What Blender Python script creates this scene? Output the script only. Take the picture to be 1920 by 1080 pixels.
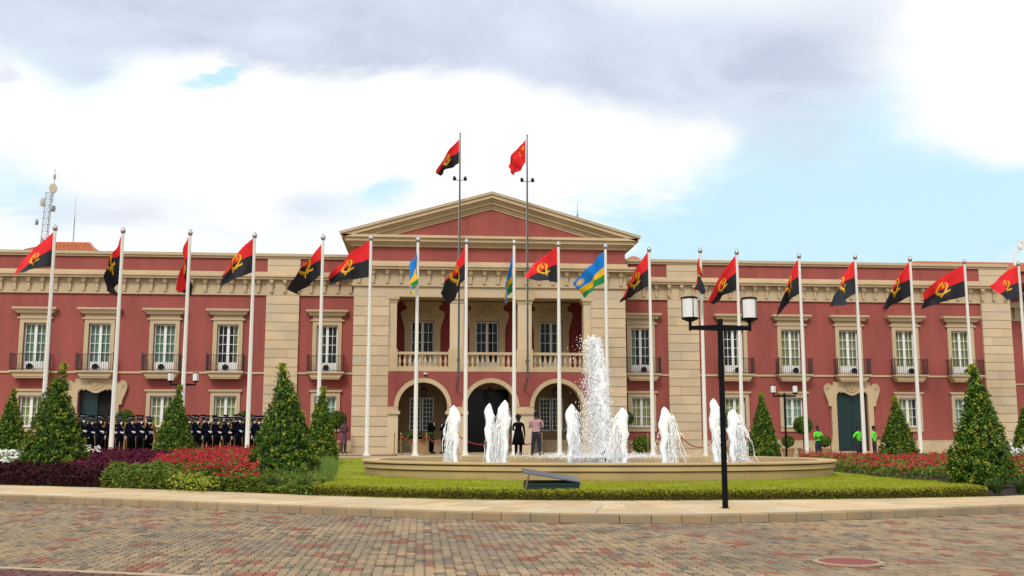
import bpy, bmesh, math, random
import numpy as np
from mathutils import Vector, Matrix

random.seed(11)
rng = np.random.default_rng(11)
S = bpy.context.scene
for o in list(bpy.data.objects):
    bpy.data.objects.remove(o)
COL = S.collection
R = math.radians

# ------------------------------------------------------------------ camera
cam = bpy.data.cameras.new('camera')
cam.sensor_width = 36.0
cam.lens = 36.0 * 1900 / 1920
cam.clip_start = 0.1
cam.clip_end = 2000
camo = bpy.data.objects.new('camera', cam)
COL.objects.link(camo)
camo.location = (-3.39, -55.0, 1.45)
camo.rotation_euler = (R(90 + 8.147), 0, R(-5.0))
S.camera = camo

# ------------------------------------------------------------------ sky
W = bpy.data.worlds.new('World')
S.world = W
W.use_nodes = True
SUN_ELEV, SUN_AZ = 44.0, 200.0           # compass degrees clockwise from +Y: behind the camera, to its left


def build_sky():
    nt = W.node_tree
    N, L = nt.nodes, nt.links
    N.clear()

    def mth(op, a, b=None, c=None):
        n = N.new('ShaderNodeMath')
        n.operation = op
        for i, v in enumerate((a, b, c)):
            if v is None:
                continue
            if isinstance(v, (int, float)):
                n.inputs[i].default_value = v
            else:
                L.new(v, n.inputs[i])
        return n.outputs[0]
    out = N.new('ShaderNodeOutputWorld')
    bg = N.new('ShaderNodeBackground')
    bg.inputs['Strength'].default_value = 0.1
    L.new(bg.outputs[0], out.inputs[0])
    sky = N.new('ShaderNodeTexSky')
    sky.sky_type = 'NISHITA'
    sky.sun_disc = False
    sky.sun_elevation = R(SUN_ELEV)
    sky.sun_rotation = R(SUN_AZ)
    sky.air_density = 1.0
    sky.dust_density = 1.2
    tc = N.new('ShaderNodeTexCoord')
    sep = N.new('ShaderNodeSeparateXYZ')
    L.new(tc.outputs['Generated'], sep.inputs[0])
    x, y, z = sep.outputs
    zz = mth('MAXIMUM', z, 0.0)
    # clouds live on a flat deck: perspective projection of the direction
    den = mth('ADD', zz, 0.16)
    px = mth('DIVIDE', x, den)
    py = mth('DIVIDE', y, den)
    comb = N.new('ShaderNodeCombineXYZ')
    L.new(px, comb.inputs[0])
    L.new(py, comb.inputs[1])

    def noise(scale, detail, rough, off, dist=0.0):
        mp = N.new('ShaderNodeMapping')
        mp.inputs['Location'].default_value = (off, off * 1.7, off * .3)
        L.new(comb.outputs[0], mp.inputs[0])
        n = N.new('ShaderNodeTexNoise')
        n.inputs['Scale'].default_value = scale
        n.inputs['Detail'].default_value = detail
        n.inputs['Roughness'].default_value = rough
        n.inputs['Distortion'].default_value = dist
        L.new(mp.outputs[0], n.inputs['Vector'])
        return n.outputs['Fac']
    n1 = noise(1.1, 9, 0.62, 3.1, 0.3)
    n2 = noise(2.6, 8, 0.6, 7.7, 0.5)
    n3 = noise(0.55, 5, 0.5, 12.3)
    az = mth('ARCTAN2', x, y)
    el = mth('ARCSINE', z)
    waz = mth('ADD', az, mth('MULTIPLY', mth('SUBTRACT', n2, 0.5), 0.20))
    wel = mth('ADD', el, mth('MULTIPLY', mth('SUBTRACT', n1, 0.5), 0.10))

    def blob(a, e, ra, re, w):
        dx = mth('DIVIDE', mth('SUBTRACT', waz, R(a)), R(ra))
        dy = mth('DIVIDE', mth('SUBTRACT', wel, R(e)), R(re))
        r2 = mth('ADD', mth('MULTIPLY', dx, dx), mth('MULTIPLY', dy, dy))
        return mth('MULTIPLY', mth('POWER', 2.71828, mth('MULTIPLY', r2, -1.0)), w)

    def total(lst, base):
        t = base
        for b in lst:
            t = mth('ADD', t, blob(*b))
        return t
    # grey cloud bases
    g = mth('ADD', mth('MULTIPLY', mth('SUBTRACT', n1, 0.52), 1.9), mth('MULTIPLY', mth('SUBTRACT', n2, 0.5), 0.9))
    g = total([(-21.4, 20.6, 5.8, 2.3, 1.5), (-15.1, 22.3, 7.6, 2.0, 1.4), (-7.4, 22.0, 7.3, 2.6, 1.4), (-0.0, 22.5, 7.6, 2.6, 1.3), (6.3, 22.3, 4.5, 2.7, 1.0), (11.0, 20.2, 4.5, 2.6, 1.2),
               (17.1, 20.5, 5.6, 3.0, 1.15), (22.5, 18.6, 4.8, 3.4, .72), (25.9, 22.1, 3.9, 2.4, 0.6), (4, 28, 34, 4, .6), (-18.0, 18.2, 2.3, 1.4, 1.1), (-22.6, 17.1, 1.2, 1.0, 1.0), (-15.9, 11.6, 3.9, 1.4, 0.7),
               (-7.1, 12.1, 3.9, 1.8, 0.8), (-20.3, 10.4, 3.6, 1.5, 0.6), (21.3, 15.6, 5.5, 2.1, 0.55), (-14.0, 18.1, 4.2, 1.7, -0.8), (-1.5, 17.6, 8.5, 2.3, -1.2), (31.8, 17.8, 2.6, 4.8, -1.3),
               (10.9, 15.3, 5.5, 1.8, -0.8), (-20.1, 15.3, 4.5, 1.8, -0.8)], g)
    gm = N.new('ShaderNodeMapRange')
    gm.interpolation_type = 'SMOOTHSTEP'
    L.new(g, gm.inputs[0])
    gm.inputs[1].default_value = 0.0
    gm.inputs[2].default_value = 1.35
    # gaps of blue
    b = mth('MULTIPLY', mth('SUBTRACT', n3, 0.5), 1.4)
    b = mth('ADD', b, mth('MULTIPLY', mth('SUBTRACT', n2, 0.5), 1.5))
    b = total([(24.0, 11.7, 11.5, 3.9, 1.2), (15.3, 11.0, 6.1, 2.1, 0.7), (30.6, 11.2, 4.5, 3.0, 0.8), (-11.2, 19.2, .8, .9, 1.3), (-1.8, 13.8, 1.8, 1.1, 0.9), (-6.0, 13.3, 3.6, 1.8, 0.6),
               (-20.8, 11.4, 4.2, 2.1, 0.6), (22.5, 17.0, 6.1, 3.0, 0.8), (-18.1, 18.0, 2.7, 1.5, 0.5), (-14.7, 15.3, 9.1, 2.7, -0.8), (1.6, 17.1, 7.6, 2.7, -0.8), (32.0, 18.6, 2.8, 4.8, -1.2)], b)
    bm = N.new('ShaderNodeMapRange')
    bm.interpolation_type = 'SMOOTHSTEP'
    L.new(b, bm.inputs[0])
    bm.inputs[1].default_value = 0.1
    bm.inputs[2].default_value = 1.0

    def mix(fac, a, c):
        m = N.new('ShaderNodeMix')
        m.data_type = 'RGBA'
        if isinstance(fac, float):
            m.inputs['Factor'].default_value = fac
        else:
            L.new(fac, m.inputs['Factor'])
        for k, v in ((6, a), (7, c)):
            if isinstance(v, tuple):
                m.inputs[k].default_value = v + (1,)
            else:
                L.new(v, m.inputs[k])
        return m.outputs[2]
    blue = mix(0.93, sky.outputs[0], (6.4, 9.2, 10.3))     # thin high veil over the blue
    white = mix(0.04, (10.6, 10.7, 10.8), sky.outputs[0])
    c = mix(bm.outputs[0], white, blue)
    gv = N.new('ShaderNodeMapRange')
    L.new(n2, gv.inputs[0])
    gv.inputs[1].default_value = .36
    gv.inputs[2].default_value = .66
    grey = mix(gv.outputs[0], (5.7, 6.4, 7.9), (7.6, 8.5, 9.8))
    c = mix(gm.outputs[0], c, grey)
    below = N.new('ShaderNodeMapRange')
    L.new(z, below.inputs[0])
    below.inputs[1].default_value = -0.08
    below.inputs[2].default_value = 0.0
    c = mix(below.outputs[0], (2.6, 2.4, 2.1), c)
    L.new(c, bg.inputs['Color'])


build_sky()

sun = bpy.data.lights.new('sun', 'SUN')
sun.energy = 2.2
sun.angle = R(17)
sun.color = (1.0, 0.955, 0.88)
suno = bpy.data.objects.new('sun', sun)
COL.objects.link(suno)
suno.rotation_euler = (R(90 - SUN_ELEV), 0, R(180 - SUN_AZ))
suno.location = (-20, -60, 60)

S.view_settings.view_transform = 'Standard'
S.view_settings.look = 'None'
S.view_settings.exposure = 0.0
S.view_settings.gamma = 1.0
S.view_settings.use_curve_mapping = False
S.render.engine = 'CYCLES'
S.cycles.max_bounces = 6
S.cycles.diffuse_bounces = 3
S.cycles.transparent_max_bounces = 8
S.cycles.use_denoising = True

# ------------------------------------------------------------------ materials
MATS = {}
# brightness of some paints and stones against the common level
ALB = {k: 1.0 for k in ('white window paint', 'white pole paint', 'white water foam', 'white glove', 'opal lamp glass', 'flag red', 'flag black', 'flag yellow', 'flag blue', 'flag green',
                        'neon green shirt', 'pale green curtain', 'pale straw curtain', 'white flower', 'red flower', 'mauve shirt')}
ALB.update({'cream limestone': .86, 'cream limestone block': .88, 'grey beige trim stone': .88, 'red plaster': .90, 'conifer leaf': 1.0, 'yellow green leaf tip': 1.0, 'lawn grass blade': 1.02, 'lawn turf': 1.0, 'tan paver': .96, 'red paver': .94, 'grey paver': .94, 'dark red paver': .94, 'sandstone flag': .95})


def mat(name, col, rough=0.7, var=0.0, scale=3.0, bump=0.0, bscale=None, obj_var=0.0, isl_var=0.0, col2=None, mix_scale=None, metal=0.0,
        spec=0.4, stretch=None, trans=0.0):
    """principled material: base colour with noise mottling, optional second colour, per-object and per-island shifts"""
    if name in MATS:
        return MATS[name]
    k_ = ALB.get(name, .83)
    col = tuple(v * k_ for v in col)
    if col2 is not None:
        col2 = tuple(v * k_ for v in col2)
    m = bpy.data.materials.new(name)
    m.use_nodes = True
    N, L = m.node_tree.nodes, m.node_tree.links
    p = N['Principled BSDF']
    p.inputs['Roughness'].default_value = rough
    p.inputs['Metallic'].default_value = metal
    p.inputs['Specular IOR Level'].default_value = spec if not trans else .2
    tc = N.new('ShaderNodeTexCoord')
    geo = N.new('ShaderNodeNewGeometry')
    coord = geo.outputs['Position']
    if stretch:
        mp = N.new('ShaderNodeMapping')
        mp.inputs['Scale'].default_value = stretch
        L.new(coord, mp.inputs[0])
        coord = mp.outputs[0]
    rgb = N.new('ShaderNodeRGB')
    rgb.outputs[0].default_value = (*col, 1)
    c = rgb.outputs[0]
    nz = N.new('ShaderNodeTexNoise')
    nz.inputs['Scale'].default_value = scale
    nz.inputs['Detail'].default_value = 7
    nz.inputs['Roughness'].default_value = 0.65
    L.new(coord, nz.inputs['Vector'])
    if col2 is not None:
        n2 = N.new('ShaderNodeTexNoise')
        n2.inputs['Scale'].default_value = mix_scale or scale
        n2.inputs['Detail'].default_value = 5
        L.new(coord, n2.inputs['Vector'])
        mr = N.new('ShaderNodeMapRange')
        mr.inputs[1].default_value = 0.4
        mr.inputs[2].default_value = 0.62
        fac = n2.outputs['Fac']
        if isl_var and isl_var >= 1:      # choose between the two colours per island
            fac = geo.outputs['Random Per Island']
            mr.inputs[1].default_value = 0.0
            mr.inputs[2].default_value = 1.0
        L.new(fac, mr.inputs[0])
        mx = N.new('ShaderNodeMix')
        mx.data_type = 'RGBA'
        L.new(mr.outputs[0], mx.inputs['Factor'])
        L.new(c, mx.inputs[6])
        mx.inputs[7].default_value = (*col2, 1)
        c = mx.outputs[2]
    val = None

    def addv(sock, amp):
        nonlocal val
        a = N.new('ShaderNodeMath')
        a.operation = 'MULTIPLY_ADD'
        L.new(sock, a.inputs[0])
        a.inputs[1].default_value = amp * 2
        if val is None:
            a.inputs[2].default_value = 1 - amp
        else:
            s = N.new('ShaderNodeMath')
            s.operation = 'SUBTRACT'
            L.new(val, s.inputs[0])
            s.inputs[1].default_value = amp
            L.new(s.outputs[0], a.inputs[2])
        val = a.outputs[0]
    if var:
        addv(nz.outputs['Fac'], var)
    if obj_var:
        oi = N.new('ShaderNodeObjectInfo')
        addv(oi.outputs['Random'], obj_var)
    if isl_var and isl_var < 1:
        addv(geo.outputs['Random Per Island'], isl_var)
    if val is not None:
        vm = N.new('ShaderNodeVectorMath')
        vm.operation = 'SCALE'
        L.new(c, vm.inputs[0])
        L.new(val, vm.inputs['Scale'])
        c = vm.outputs[0]
    L.new(c, p.inputs['Base Color'])
    if bump:
        bn = N.new('ShaderNodeTexNoise')
        bn.inputs['Scale'].default_value = bscale or scale * 8
        bn.inputs['Detail'].default_value = 4
        L.new(coord, bn.inputs['Vector'])
        bp = N.new('ShaderNodeBump')
        bp.inputs['Strength'].default_value = bump
        bp.inputs['Distance'].default_value = 0.02
        L.new(bn.outputs['Fac'], bp.inputs['Height'])
        L.new(bp.outputs[0], p.inputs['Normal'])
    if trans:
        # thin leaf or cloth: some light passes through
        tr = N.new('ShaderNodeBsdfTranslucent')
        L.new(c, tr.inputs[0])
        ms = N.new('ShaderNodeMixShader')
        ms.inputs[0].default_value = trans
        L.new(p.outputs[0], ms.inputs[1])
        L.new(tr.outputs[0], ms.inputs[2])
        L.new(ms.outputs[0], N['Material Output'].inputs[0])
    MATS[name] = m
    return m


def glass_mat(name, tint=(0.8, 0.86, 0.84), refl=(0.9, 0.95, 1.0), ior=1.45, add=0.0):
    m = bpy.data.materials.new(name)
    m.use_nodes = True
    N, L = m.node_tree.nodes, m.node_tree.links
    N.clear()
    out = N.new('ShaderNodeOutputMaterial')
    t = N.new('ShaderNodeBsdfTransparent')
    t.inputs[0].default_value = (*tint, 1)
    g = N.new('ShaderNodeBsdfGlossy')
    g.inputs[0].default_value = (*refl, 1)
    g.inputs[1].default_value = 0.03
    fr = N.new('ShaderNodeFresnel')
    fr.inputs[0].default_value = ior
    a = N.new('ShaderNodeMath')
    a.operation = 'MULTIPLY_ADD'
    a.inputs[1].default_value = 1.0
    a.inputs[2].default_value = add
    L.new(fr.outputs[0], a.inputs[0])
    ms = N.new('ShaderNodeMixShader')
    L.new(a.outputs[0], ms.inputs[0])
    L.new(t.outputs[0], ms.inputs[1])
    L.new(g.outputs[0], ms.inputs[2])
    L.new(ms.outputs[0], out.inputs[0])
    return m


M_red = mat('red plaster', (0.340, 0.082, 0.066), 0.85, var=0.22, scale=1.6, bump=0.15, bscale=30, col2=(0.285, 0.071, 0.058), mix_scale=1.3, stretch=(1, 1, .16))
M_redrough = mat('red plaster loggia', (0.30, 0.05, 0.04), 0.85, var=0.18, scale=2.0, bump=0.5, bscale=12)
M_stone = mat('cream limestone', (0.62, 0.47, 0.285), 0.75, var=0.14, scale=1.2, bump=0.15, bscale=18, obj_var=0.05, col2=(0.55, 0.42, 0.26), mix_scale=0.9, stretch=(1, 1, .5))
M_block = mat('cream limestone block', (0.64, 0.49, 0.305), 0.75, var=0.16, scale=1.6, bump=0.2, bscale=16, obj_var=0.09, col2=(0.585, 0.475, 0.33), mix_scale=0.9)
M_trim = mat('grey beige trim stone', (0.54, 0.42, 0.265), 0.75, var=0.12, scale=1.5, bump=0.1)
M_porch = mat('dark tan porch wall', (0.27, 0.18, 0.095), 0.85, var=.2, scale=1.5)  # one even dark tan for the porch back wall
M_joint = mat('dark mortar', (0.11, 0.08, 0.05), 0.9)
M_white = mat('white window paint', (0.74, 0.74, 0.72), 0.45, var=0.04)
M_iron = mat('black iron', (0.014, 0.016, 0.02), 0.45)
M_lampblack = mat('black lamp enamel', (0.003, 0.0033, 0.005), 0.5, var=0.3, scale=6, spec=0.12)
M_glass = glass_mat('window glass', ior=1.33)
M_dimglass = glass_mat('dimmed reflection glass', (.5, .56, .55), (.75, .9, .85), 1.28)  # dark tree reflections put into the colour: dimmer, greener than the window glass
M_curtain = mat('pale green curtain', (0.30, 0.46, 0.32), 0.9, var=0.1, scale=2)
M_curtain_y = mat('pale straw curtain', (0.44, 0.44, 0.17), 0.9, var=0.1, scale=2)
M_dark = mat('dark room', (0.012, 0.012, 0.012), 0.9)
M_darkdoor = mat('dark blue green door paint', (0.008, 0.04, 0.042), 0.4, var=0.2, scale=2)
M_blackdoor = mat('black glazed door', (0.003, 0.005, 0.010), 0.2, spec=.2)
M_tile = mat('orange roof tile', (0.50, 0.15, 0.065), 0.8, var=0.25, scale=5, isl_var=0.15)
M_pole = mat('white pole paint', (0.72, 0.70, 0.63), 0.4, var=0.06, scale=1.5)
M_steel = mat('silver steel', (0.52, 0.52, 0.50), 0.3, metal=0.8)
M_galv = mat('dark galvanised pole', (0.10, 0.13, 0.12), 0.5, metal=0.3)
M_foam = mat('white water foam', (0.97, 0.975, 0.98), 0.5, spec=.5)
M_water = mat('pool water', (0.13, 0.17, 0.15), 0.06, bump=0.6, bscale=5, spec=0.6)
M_foliage = mat('conifer leaf', (0.016, 0.055, 0.005), 0.5, isl_var=1, col2=(0.095, 0.185, 0.010), trans=0.25)
M_tip = mat('yellow green leaf tip', (0.17, 0.235, 0.014), 0.5, isl_var=1, col2=(0.36, 0.38, 0.045), trans=0.25)
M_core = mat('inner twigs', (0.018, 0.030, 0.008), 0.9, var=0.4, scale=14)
M_bark = mat('brown bark', (0.07, 0.045, 0.03), 0.9, var=0.3, scale=12)
M_soil = mat('dark soil', (0.045, 0.030, 0.017), 0.95, var=0.3, scale=5, bump=0.5)
M_grass = mat('lawn grass blade', (0.23, 0.262, 0.012), 0.6, var=.3, scale=.9, isl_var=1, col2=(0.38, 0.365, 0.022), trans=0.3)
M_grassbase = mat('lawn turf', (0.22, 0.28, 0.012), 0.9, var=0.25, scale=2.5, bump=0.8, bscale=40, col2=(0.29, 0.32, 0.020), mix_scale=0.7)
M_edge = mat('turf edge blade', (0.045, 0.055, 0.008), 0.6, isl_var=1, col2=(0.17, 0.145, 0.022), trans=0.2)
M_plaza = mat('plaza paving', (0.45, 0.37, 0.25), 0.85, var=0.15, scale=1.5)
M_road = mat('joint sand', (0.05, 0.042, 0.034), 0.95, var=0.3, scale=6)
M_ground = mat('far ground', (0.30, 0.25, 0.19), 0.95, var=0.2, scale=0.3)
M_ptan = mat('tan paver', (0.355, 0.25, 0.14), 0.85, var=0.2, scale=7, isl_var=0.17, obj_var=0.14, bump=0.5, bscale=60, col2=(0.235, 0.18, 0.12), mix_scale=0.5)
M_pred = mat('red paver', (0.275, 0.108, 0.064), 0.85, var=0.2, scale=7, isl_var=0.16, obj_var=0.12, bump=0.5, bscale=60)
M_pgrey = mat('grey paver', (0.19, 0.152, 0.105), 0.85, var=0.2, scale=7, isl_var=0.25, obj_var=0.2, bump=0.5, bscale=60)
M_pdark = mat('dark red paver', (0.14, 0.055, 0.045), 0.85, var=0.2, scale=7, isl_var=0.25, bump=0.5, bscale=60)
M_flag = mat('sandstone flag', (0.56, 0.395, 0.205), 0.8, var=0.16, scale=2.2, obj_var=0.12, bump=0.25, bscale=25, col2=(0.54, 0.44, 0.29), mix_scale=1.2)
M_kerb = mat('sandstone kerb', (0.38, 0.265, 0.14), 0.85, var=0.22, scale=3.0, obj_var=0.12, bump=0.35, bscale=22, col2=(0.31, 0.24, 0.15), mix_scale=2.0)
M_basin = mat('sandstone basin', (0.60, 0.415, 0.205), 0.8, var=0.2, scale=1.5, bump=0.25, bscale=20, col2=(0.53, 0.38, 0.20), mix_scale=1.1, stretch=(1, 1, 0.35))
M_carpet = mat('red carpet', (0.42, 0.03, 0.05), 0.95, var=0.1)
M_fred = mat('flag red', (0.78, 0.025, 0.03), 0.7, trans=0.25)
M_fblack = mat('flag black', (0.022, 0.022, 0.028), 0.7, trans=0.1)
M_fyel = mat('flag yellow', (0.80, 0.46, 0.02), 0.7, trans=0.2)
M_fblue = mat('flag blue', (0.012, 0.20, 0.66), 0.7, trans=0.25)
M_fgreen = mat('flag green', (0.015, 0.25, 0.07), 0.7, trans=0.25)
M_navy = mat('navy uniform cloth', (0.004, 0.005, 0.017), 0.85, spec=.1, var=0.2, scale=9)
M_blackcloth = mat('black trouser cloth', (0.003, 0.003, 0.004), 0.9, spec=.08, var=0.2, scale=9)
M_skin = mat('dark brown skin', (0.055, 0.028, 0.018), 0.5)
M_glove = mat('white glove', (0.75, 0.75, 0.75), 0.8)
M_shirt = mat('white shirt', (0.72, 0.72, 0.72), 0.8)
M_gold = mat('gold braid', (0.62, 0.38, 0.08), 0.5, var=0.2, scale=20)
M_hair = mat('black hair', (0.008, 0.007, 0.007), 0.8, bump=0.6, bscale=60)
M_shoe = mat('black shoe', (0.006, 0.006, 0.006), 0.35)
M_green = mat('neon green shirt', (0.10, 0.66, 0.03), 0.8, var=0.08, scale=8)
M_pink = mat('mauve shirt', (0.44, 0.235, 0.27), 0.85, var=0.12, scale=8)
M_jean = mat('dark navy trousers', (0.018, 0.022, 0.045), 0.85, var=0.2, scale=8)
M_dress = mat('patterned dress', (0.20, 0.06, 0.08), 0.85, var=0.5, scale=14, col2=(0.05, 0.04, 0.10), mix_scale=9)
M_purple = mat('purple leaf', (0.060, 0.005, 0.016), 0.7, isl_var=1, col2=(0.155, 0.013, 0.045), trans=0.15)
M_crimson = mat('shade darkened crimson leaf', (0.016, 0.002, 0.003), 0.7, isl_var=1, col2=(0.060, 0.004, 0.009), trans=0.1)  # dark red leaf, darkened further to put the bed's shade into the colour
M_bedleaf = mat('flower bed leaf', (0.055, 0.115, 0.014), 0.6, isl_var=1, col2=(0.25, 0.30, 0.035), trans=0.25)
M_redflower = mat('red flower', (0.30, 0.005, 0.018), 0.7, isl_var=1, col2=(0.50, 0.020, 0.04), trans=0.2)
M_whiteflower = mat('white flower', (0.80, 0.80, 0.76), 0.7, trans=0.2)
M_tuft = mat('strap leaf', (0.035, 0.085, 0.022), 0.5, isl_var=1, col2=(0.11, 0.17, 0.04), trans=0.25)
M_lav = mat('grey green stem', (0.11, 0.21, 0.03), 0.6, isl_var=1, col2=(0.28, 0.38, 0.08), trans=0.2)
M_opal = mat('opal lamp glass', (0.70, 0.70, 0.68), 0.25)
M_boxgreen = mat('dark green steel', (0.006, 0.030, 0.028), 0.4, var=0.3, scale=5)
M_boxglass = mat('dusty glass lid', (0.085, 0.105, 0.115), 0.35, var=0.3, scale=6)
M_rust = mat('rusty strut', (0.20, 0.12, 0.08), 0.8, var=0.3, scale=15)
M_brass = mat('brass post', (0.55, 0.38, 0.14), 0.3, metal=0.8)
M_rope = mat('red rope', (0.36, 0.03, 0.03), 0.8)
M_pot = mat('terracotta pot', (0.42, 0.25, 0.13), 0.85, var=0.15)
M_cream = mat('cream antenna drum', (0.62, 0.55, 0.38), 0.6)
M_greysteel = mat('grey mast steel', (0.33, 0.33, 0.34), 0.5)
M_manrim = mat('manhole rim concrete', (0.40, 0.30, 0.18), 0.9, var=0.3, scale=8)
M_manred = mat('manhole red infill', (0.29, 0.075, 0.07), 0.9, var=0.4, scale=25, bump=0.6, bscale=80)
M_strip = mat('pale edging strip', (0.52, 0.38, 0.25), 0.85, var=0.2, scale=4)

# ------------------------------------------------------------------ mesh helpers


class MB:
    def __init__(s):
        s.v, s.f, s.m = [], [], []

    def add(s, verts, faces, m=0):
        k = len(s.v)
        s.v += [tuple(map(float, p)) for p in verts]
        for f in faces:
            s.f.append([i + k for i in f])
            s.m.append(m)
        return s

    def box(s, x0, x1, y0, y1, z0, z1, m=0):
        v = [(x0, y0, z0), (x1, y0, z0), (x1, y1, z0), (x0, y1, z0), (x0, y0, z1), (x1, y0, z1), (x1, y1, z1), (x0, y1, z1)]
        return s.add(v, [(0, 3, 2, 1), (4, 5, 6, 7), (0, 1, 5, 4), (1, 2, 6, 5), (2, 3, 7, 6), (3, 0, 4, 7)], m)

    def frustum(s, cx, cy, z0, z1, hx0, hy0, hx1, hy1, m=0):
        v = [(cx - hx0, cy - hy0, z0), (cx + hx0, cy - hy0, z0), (cx + hx0, cy + hy0, z0), (cx - hx0, cy + hy0, z0),
             (cx - hx1, cy - hy1, z1), (cx + hx1, cy - hy1, z1), (cx + hx1, cy + hy1, z1), (cx - hx1, cy + hy1, z1)]
        return s.add(v, [(0, 3, 2, 1), (4, 5, 6, 7), (0, 1, 5, 4), (1, 2, 6, 5), (2, 3, 7, 6), (3, 0, 4, 7)], m)

    def prism(s, poly, y0, y1, m=0):
        """polygon in x,z extruded along y"""
        n = len(poly)
        v = [(p[0], y0, p[1]) for p in poly] + [(p[0], y1, p[1]) for p in poly]
        f = [tuple(range(n)), tuple(range(2 * n - 1, n - 1, -1))]
        f += [(i, i + n, (i + 1) % n + n, (i + 1) % n) for i in range(n)]
        return s.add(v, f, m)

    def flat(s, poly, z0, z1, m=0):
        """polygon in x,y extruded along z"""
        n = len(poly)
        v = [(p[0], p[1], z0) for p in poly] + [(p[0], p[1], z1) for p in poly]
        f = [tuple(range(n)), tuple(range(2 * n - 1, n - 1, -1))]
        f += [(i, i + n, (i + 1) % n + n, (i + 1) % n) for i in range(n)]
        return s.add(v, f, m)

    def tube(s, pts, rad, n=8, m=0, cap=True):
        pts = [Vector(p) for p in pts]
        if isinstance(rad, (int, float)):
            rad = [rad] * len(pts)
        k = len(s.v)
        side = None
        for i, p in enumerate(pts):
            d = (pts[min(i + 1, len(pts) - 1)] - pts[max(i - 1, 0)])
            d = d.normalized() if d.length > 1e-9 else Vector((0, 0, 1))
            if side is None:
                side = d.orthogonal().normalized()
            else:
                side = (side - d * side.dot(d))
                side = side.normalized() if side.length > 1e-6 else d.orthogonal().normalized()
            up = d.cross(side)
            for j in range(n):
                a = 2 * math.pi * j / n
                s.v.append(tuple(p + (side * math.cos(a) + up * math.sin(a)) * rad[i]))
        for i in range(len(pts) - 1):
            for j in range(n):
                a, b = k + i * n + j, k + i * n + (j + 1) % n
                s.f.append([a, b, b + n, a + n])
                s.m.append(m)
        if cap:
            s.f.append([k + j for j in range(n)][::-1])
            s.f.append([k + (len(pts) - 1) * n + j for j in range(n)])
            s.m += [m, m]
        return s

    def lathe(s, prof, n=16, c=(0, 0, 0), m=0, sx=1, sy=1):
        k = len(s.v)
        for r, z in prof:
            for j in range(n):
                a = 2 * math.pi * j / n
                s.v.append((c[0] + math.cos(a) * r * sx, c[1] + math.sin(a) * r * sy, c[2] + z))
        for i in range(len(prof) - 1):
            for j in range(n):
                a, b = k + i * n + j, k + i * n + (j + 1) % n
                s.f.append([a, b, b + n, a + n])
                s.m.append(m)
        s.f.append([k + j for j in range(n)][::-1])
        s.f.append([k + (len(prof) - 1) * n + j for j in range(n)])
        s.m += [m, m]
        return s

    def ball(s, c, r, n=10, m=0, sx=1, sy=1, sz=1):
        q = max(4, n // 2)
        prof = [(r * math.sin(math.pi * i / q) if 0 < i < q else r * 0.02, -r * sz * math.cos(math.pi * i / q)) for i in range(q + 1)]
        return s.lathe(prof, n, c, m, sx, sy)

    def build(s, name, mats, parent=None, smooth=False, loc=None, fix=True):
        me = bpy.data.meshes.new(name)
        me.from_pydata(s.v, [], s.f)
        for mm in (mats if isinstance(mats, (list, tuple)) else [mats]):
            me.materials.append(mm)
        me.polygons.foreach_set('material_index', s.m)
        if fix and len(s.f) < 30000:
            b = bmesh.new()
            b.from_mesh(me)
            bmesh.ops.recalc_face_normals(b, faces=b.faces)
            b.to_mesh(me)
            b.free()
        if smooth:
            me.polygons.foreach_set('use_smooth', [True] * len(me.polygons))
            if smooth is not True:
                me.set_sharp_from_angle(angle=R(smooth))
        o = bpy.data.objects.new(name, me)
        COL.objects.link(o)
        if parent is not None:
            o.parent = parent
        if loc:
            o.location = loc
        return o


def arr_mesh(name, verts, k, mats, midx=None, parent=None):
    """mesh from a numpy array of polygons, each with k own corners"""
    verts = np.asarray(verts, dtype=np.float32).reshape(-1, 3)
    n = len(verts) // k
    me = bpy.data.meshes.new(name)
    me.vertices.add(len(verts))
    me.vertices.foreach_set('co', verts.ravel())
    me.loops.add(len(verts))
    me.loops.foreach_set('vertex_index', np.arange(len(verts), dtype=np.int32))
    me.polygons.add(n)
    me.polygons.foreach_set('loop_start', np.arange(0, n * k, k, dtype=np.int32))
    me.polygons.foreach_set('loop_total', np.full(n, k, dtype=np.int32))
    for mm in mats:
        me.materials.append(mm)
    if midx is not None:
        me.polygons.foreach_set('material_index', np.asarray(midx, dtype=np.int32))
    me.update(calc_edges=True)
    o = bpy.data.objects.new(name, me)
    COL.objects.link(o)
    if parent is not None:
        o.parent = parent
    return o


def tag(o, label=None, cat=None, group=None, kind=None):
    if label:
        o['label'] = label
    if cat:
        o['category'] = cat
    if group:
        o['group'] = group
    if kind:
        o['kind'] = kind
    return o


def empty(name, label, cat, loc=(0, 0, 0), rz=0.0, group=None):
    o = bpy.data.objects.new(name, None)
    o.empty_display_size = 0.2
    COL.objects.link(o)
    o.location = loc
    o.rotation_euler = (0, 0, rz)
    return tag(o, label, cat, group)


def copy_obj(o, parent, loc=None):
    c = o.copy()
    COL.objects.link(c)
    c.parent = parent
    if loc is not None:
        c.location = loc
    return c


def kids(o):
    return [c for c in bpy.data.objects if c.parent == o]


CH = {}


def copy_tree(o, loc, rz=0.0, scale=1.0, label=None, group=None):
    r = o.copy()
    COL.objects.link(r)
    r.location = loc
    r.rotation_euler = (0, 0, rz)
    r.scale = (scale,) * 3 if isinstance(scale, (int, float)) else scale
    if label:
        r['label'] = label
    if group:
        r['group'] = group
    if o not in CH:
        CH[o] = [(c, kids(c)) for c in kids(o)]
    for c, gs in CH[o]:
        n = copy_obj(c, r)
        for g_ in gs:
            copy_obj(g_, n)
    return r


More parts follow.
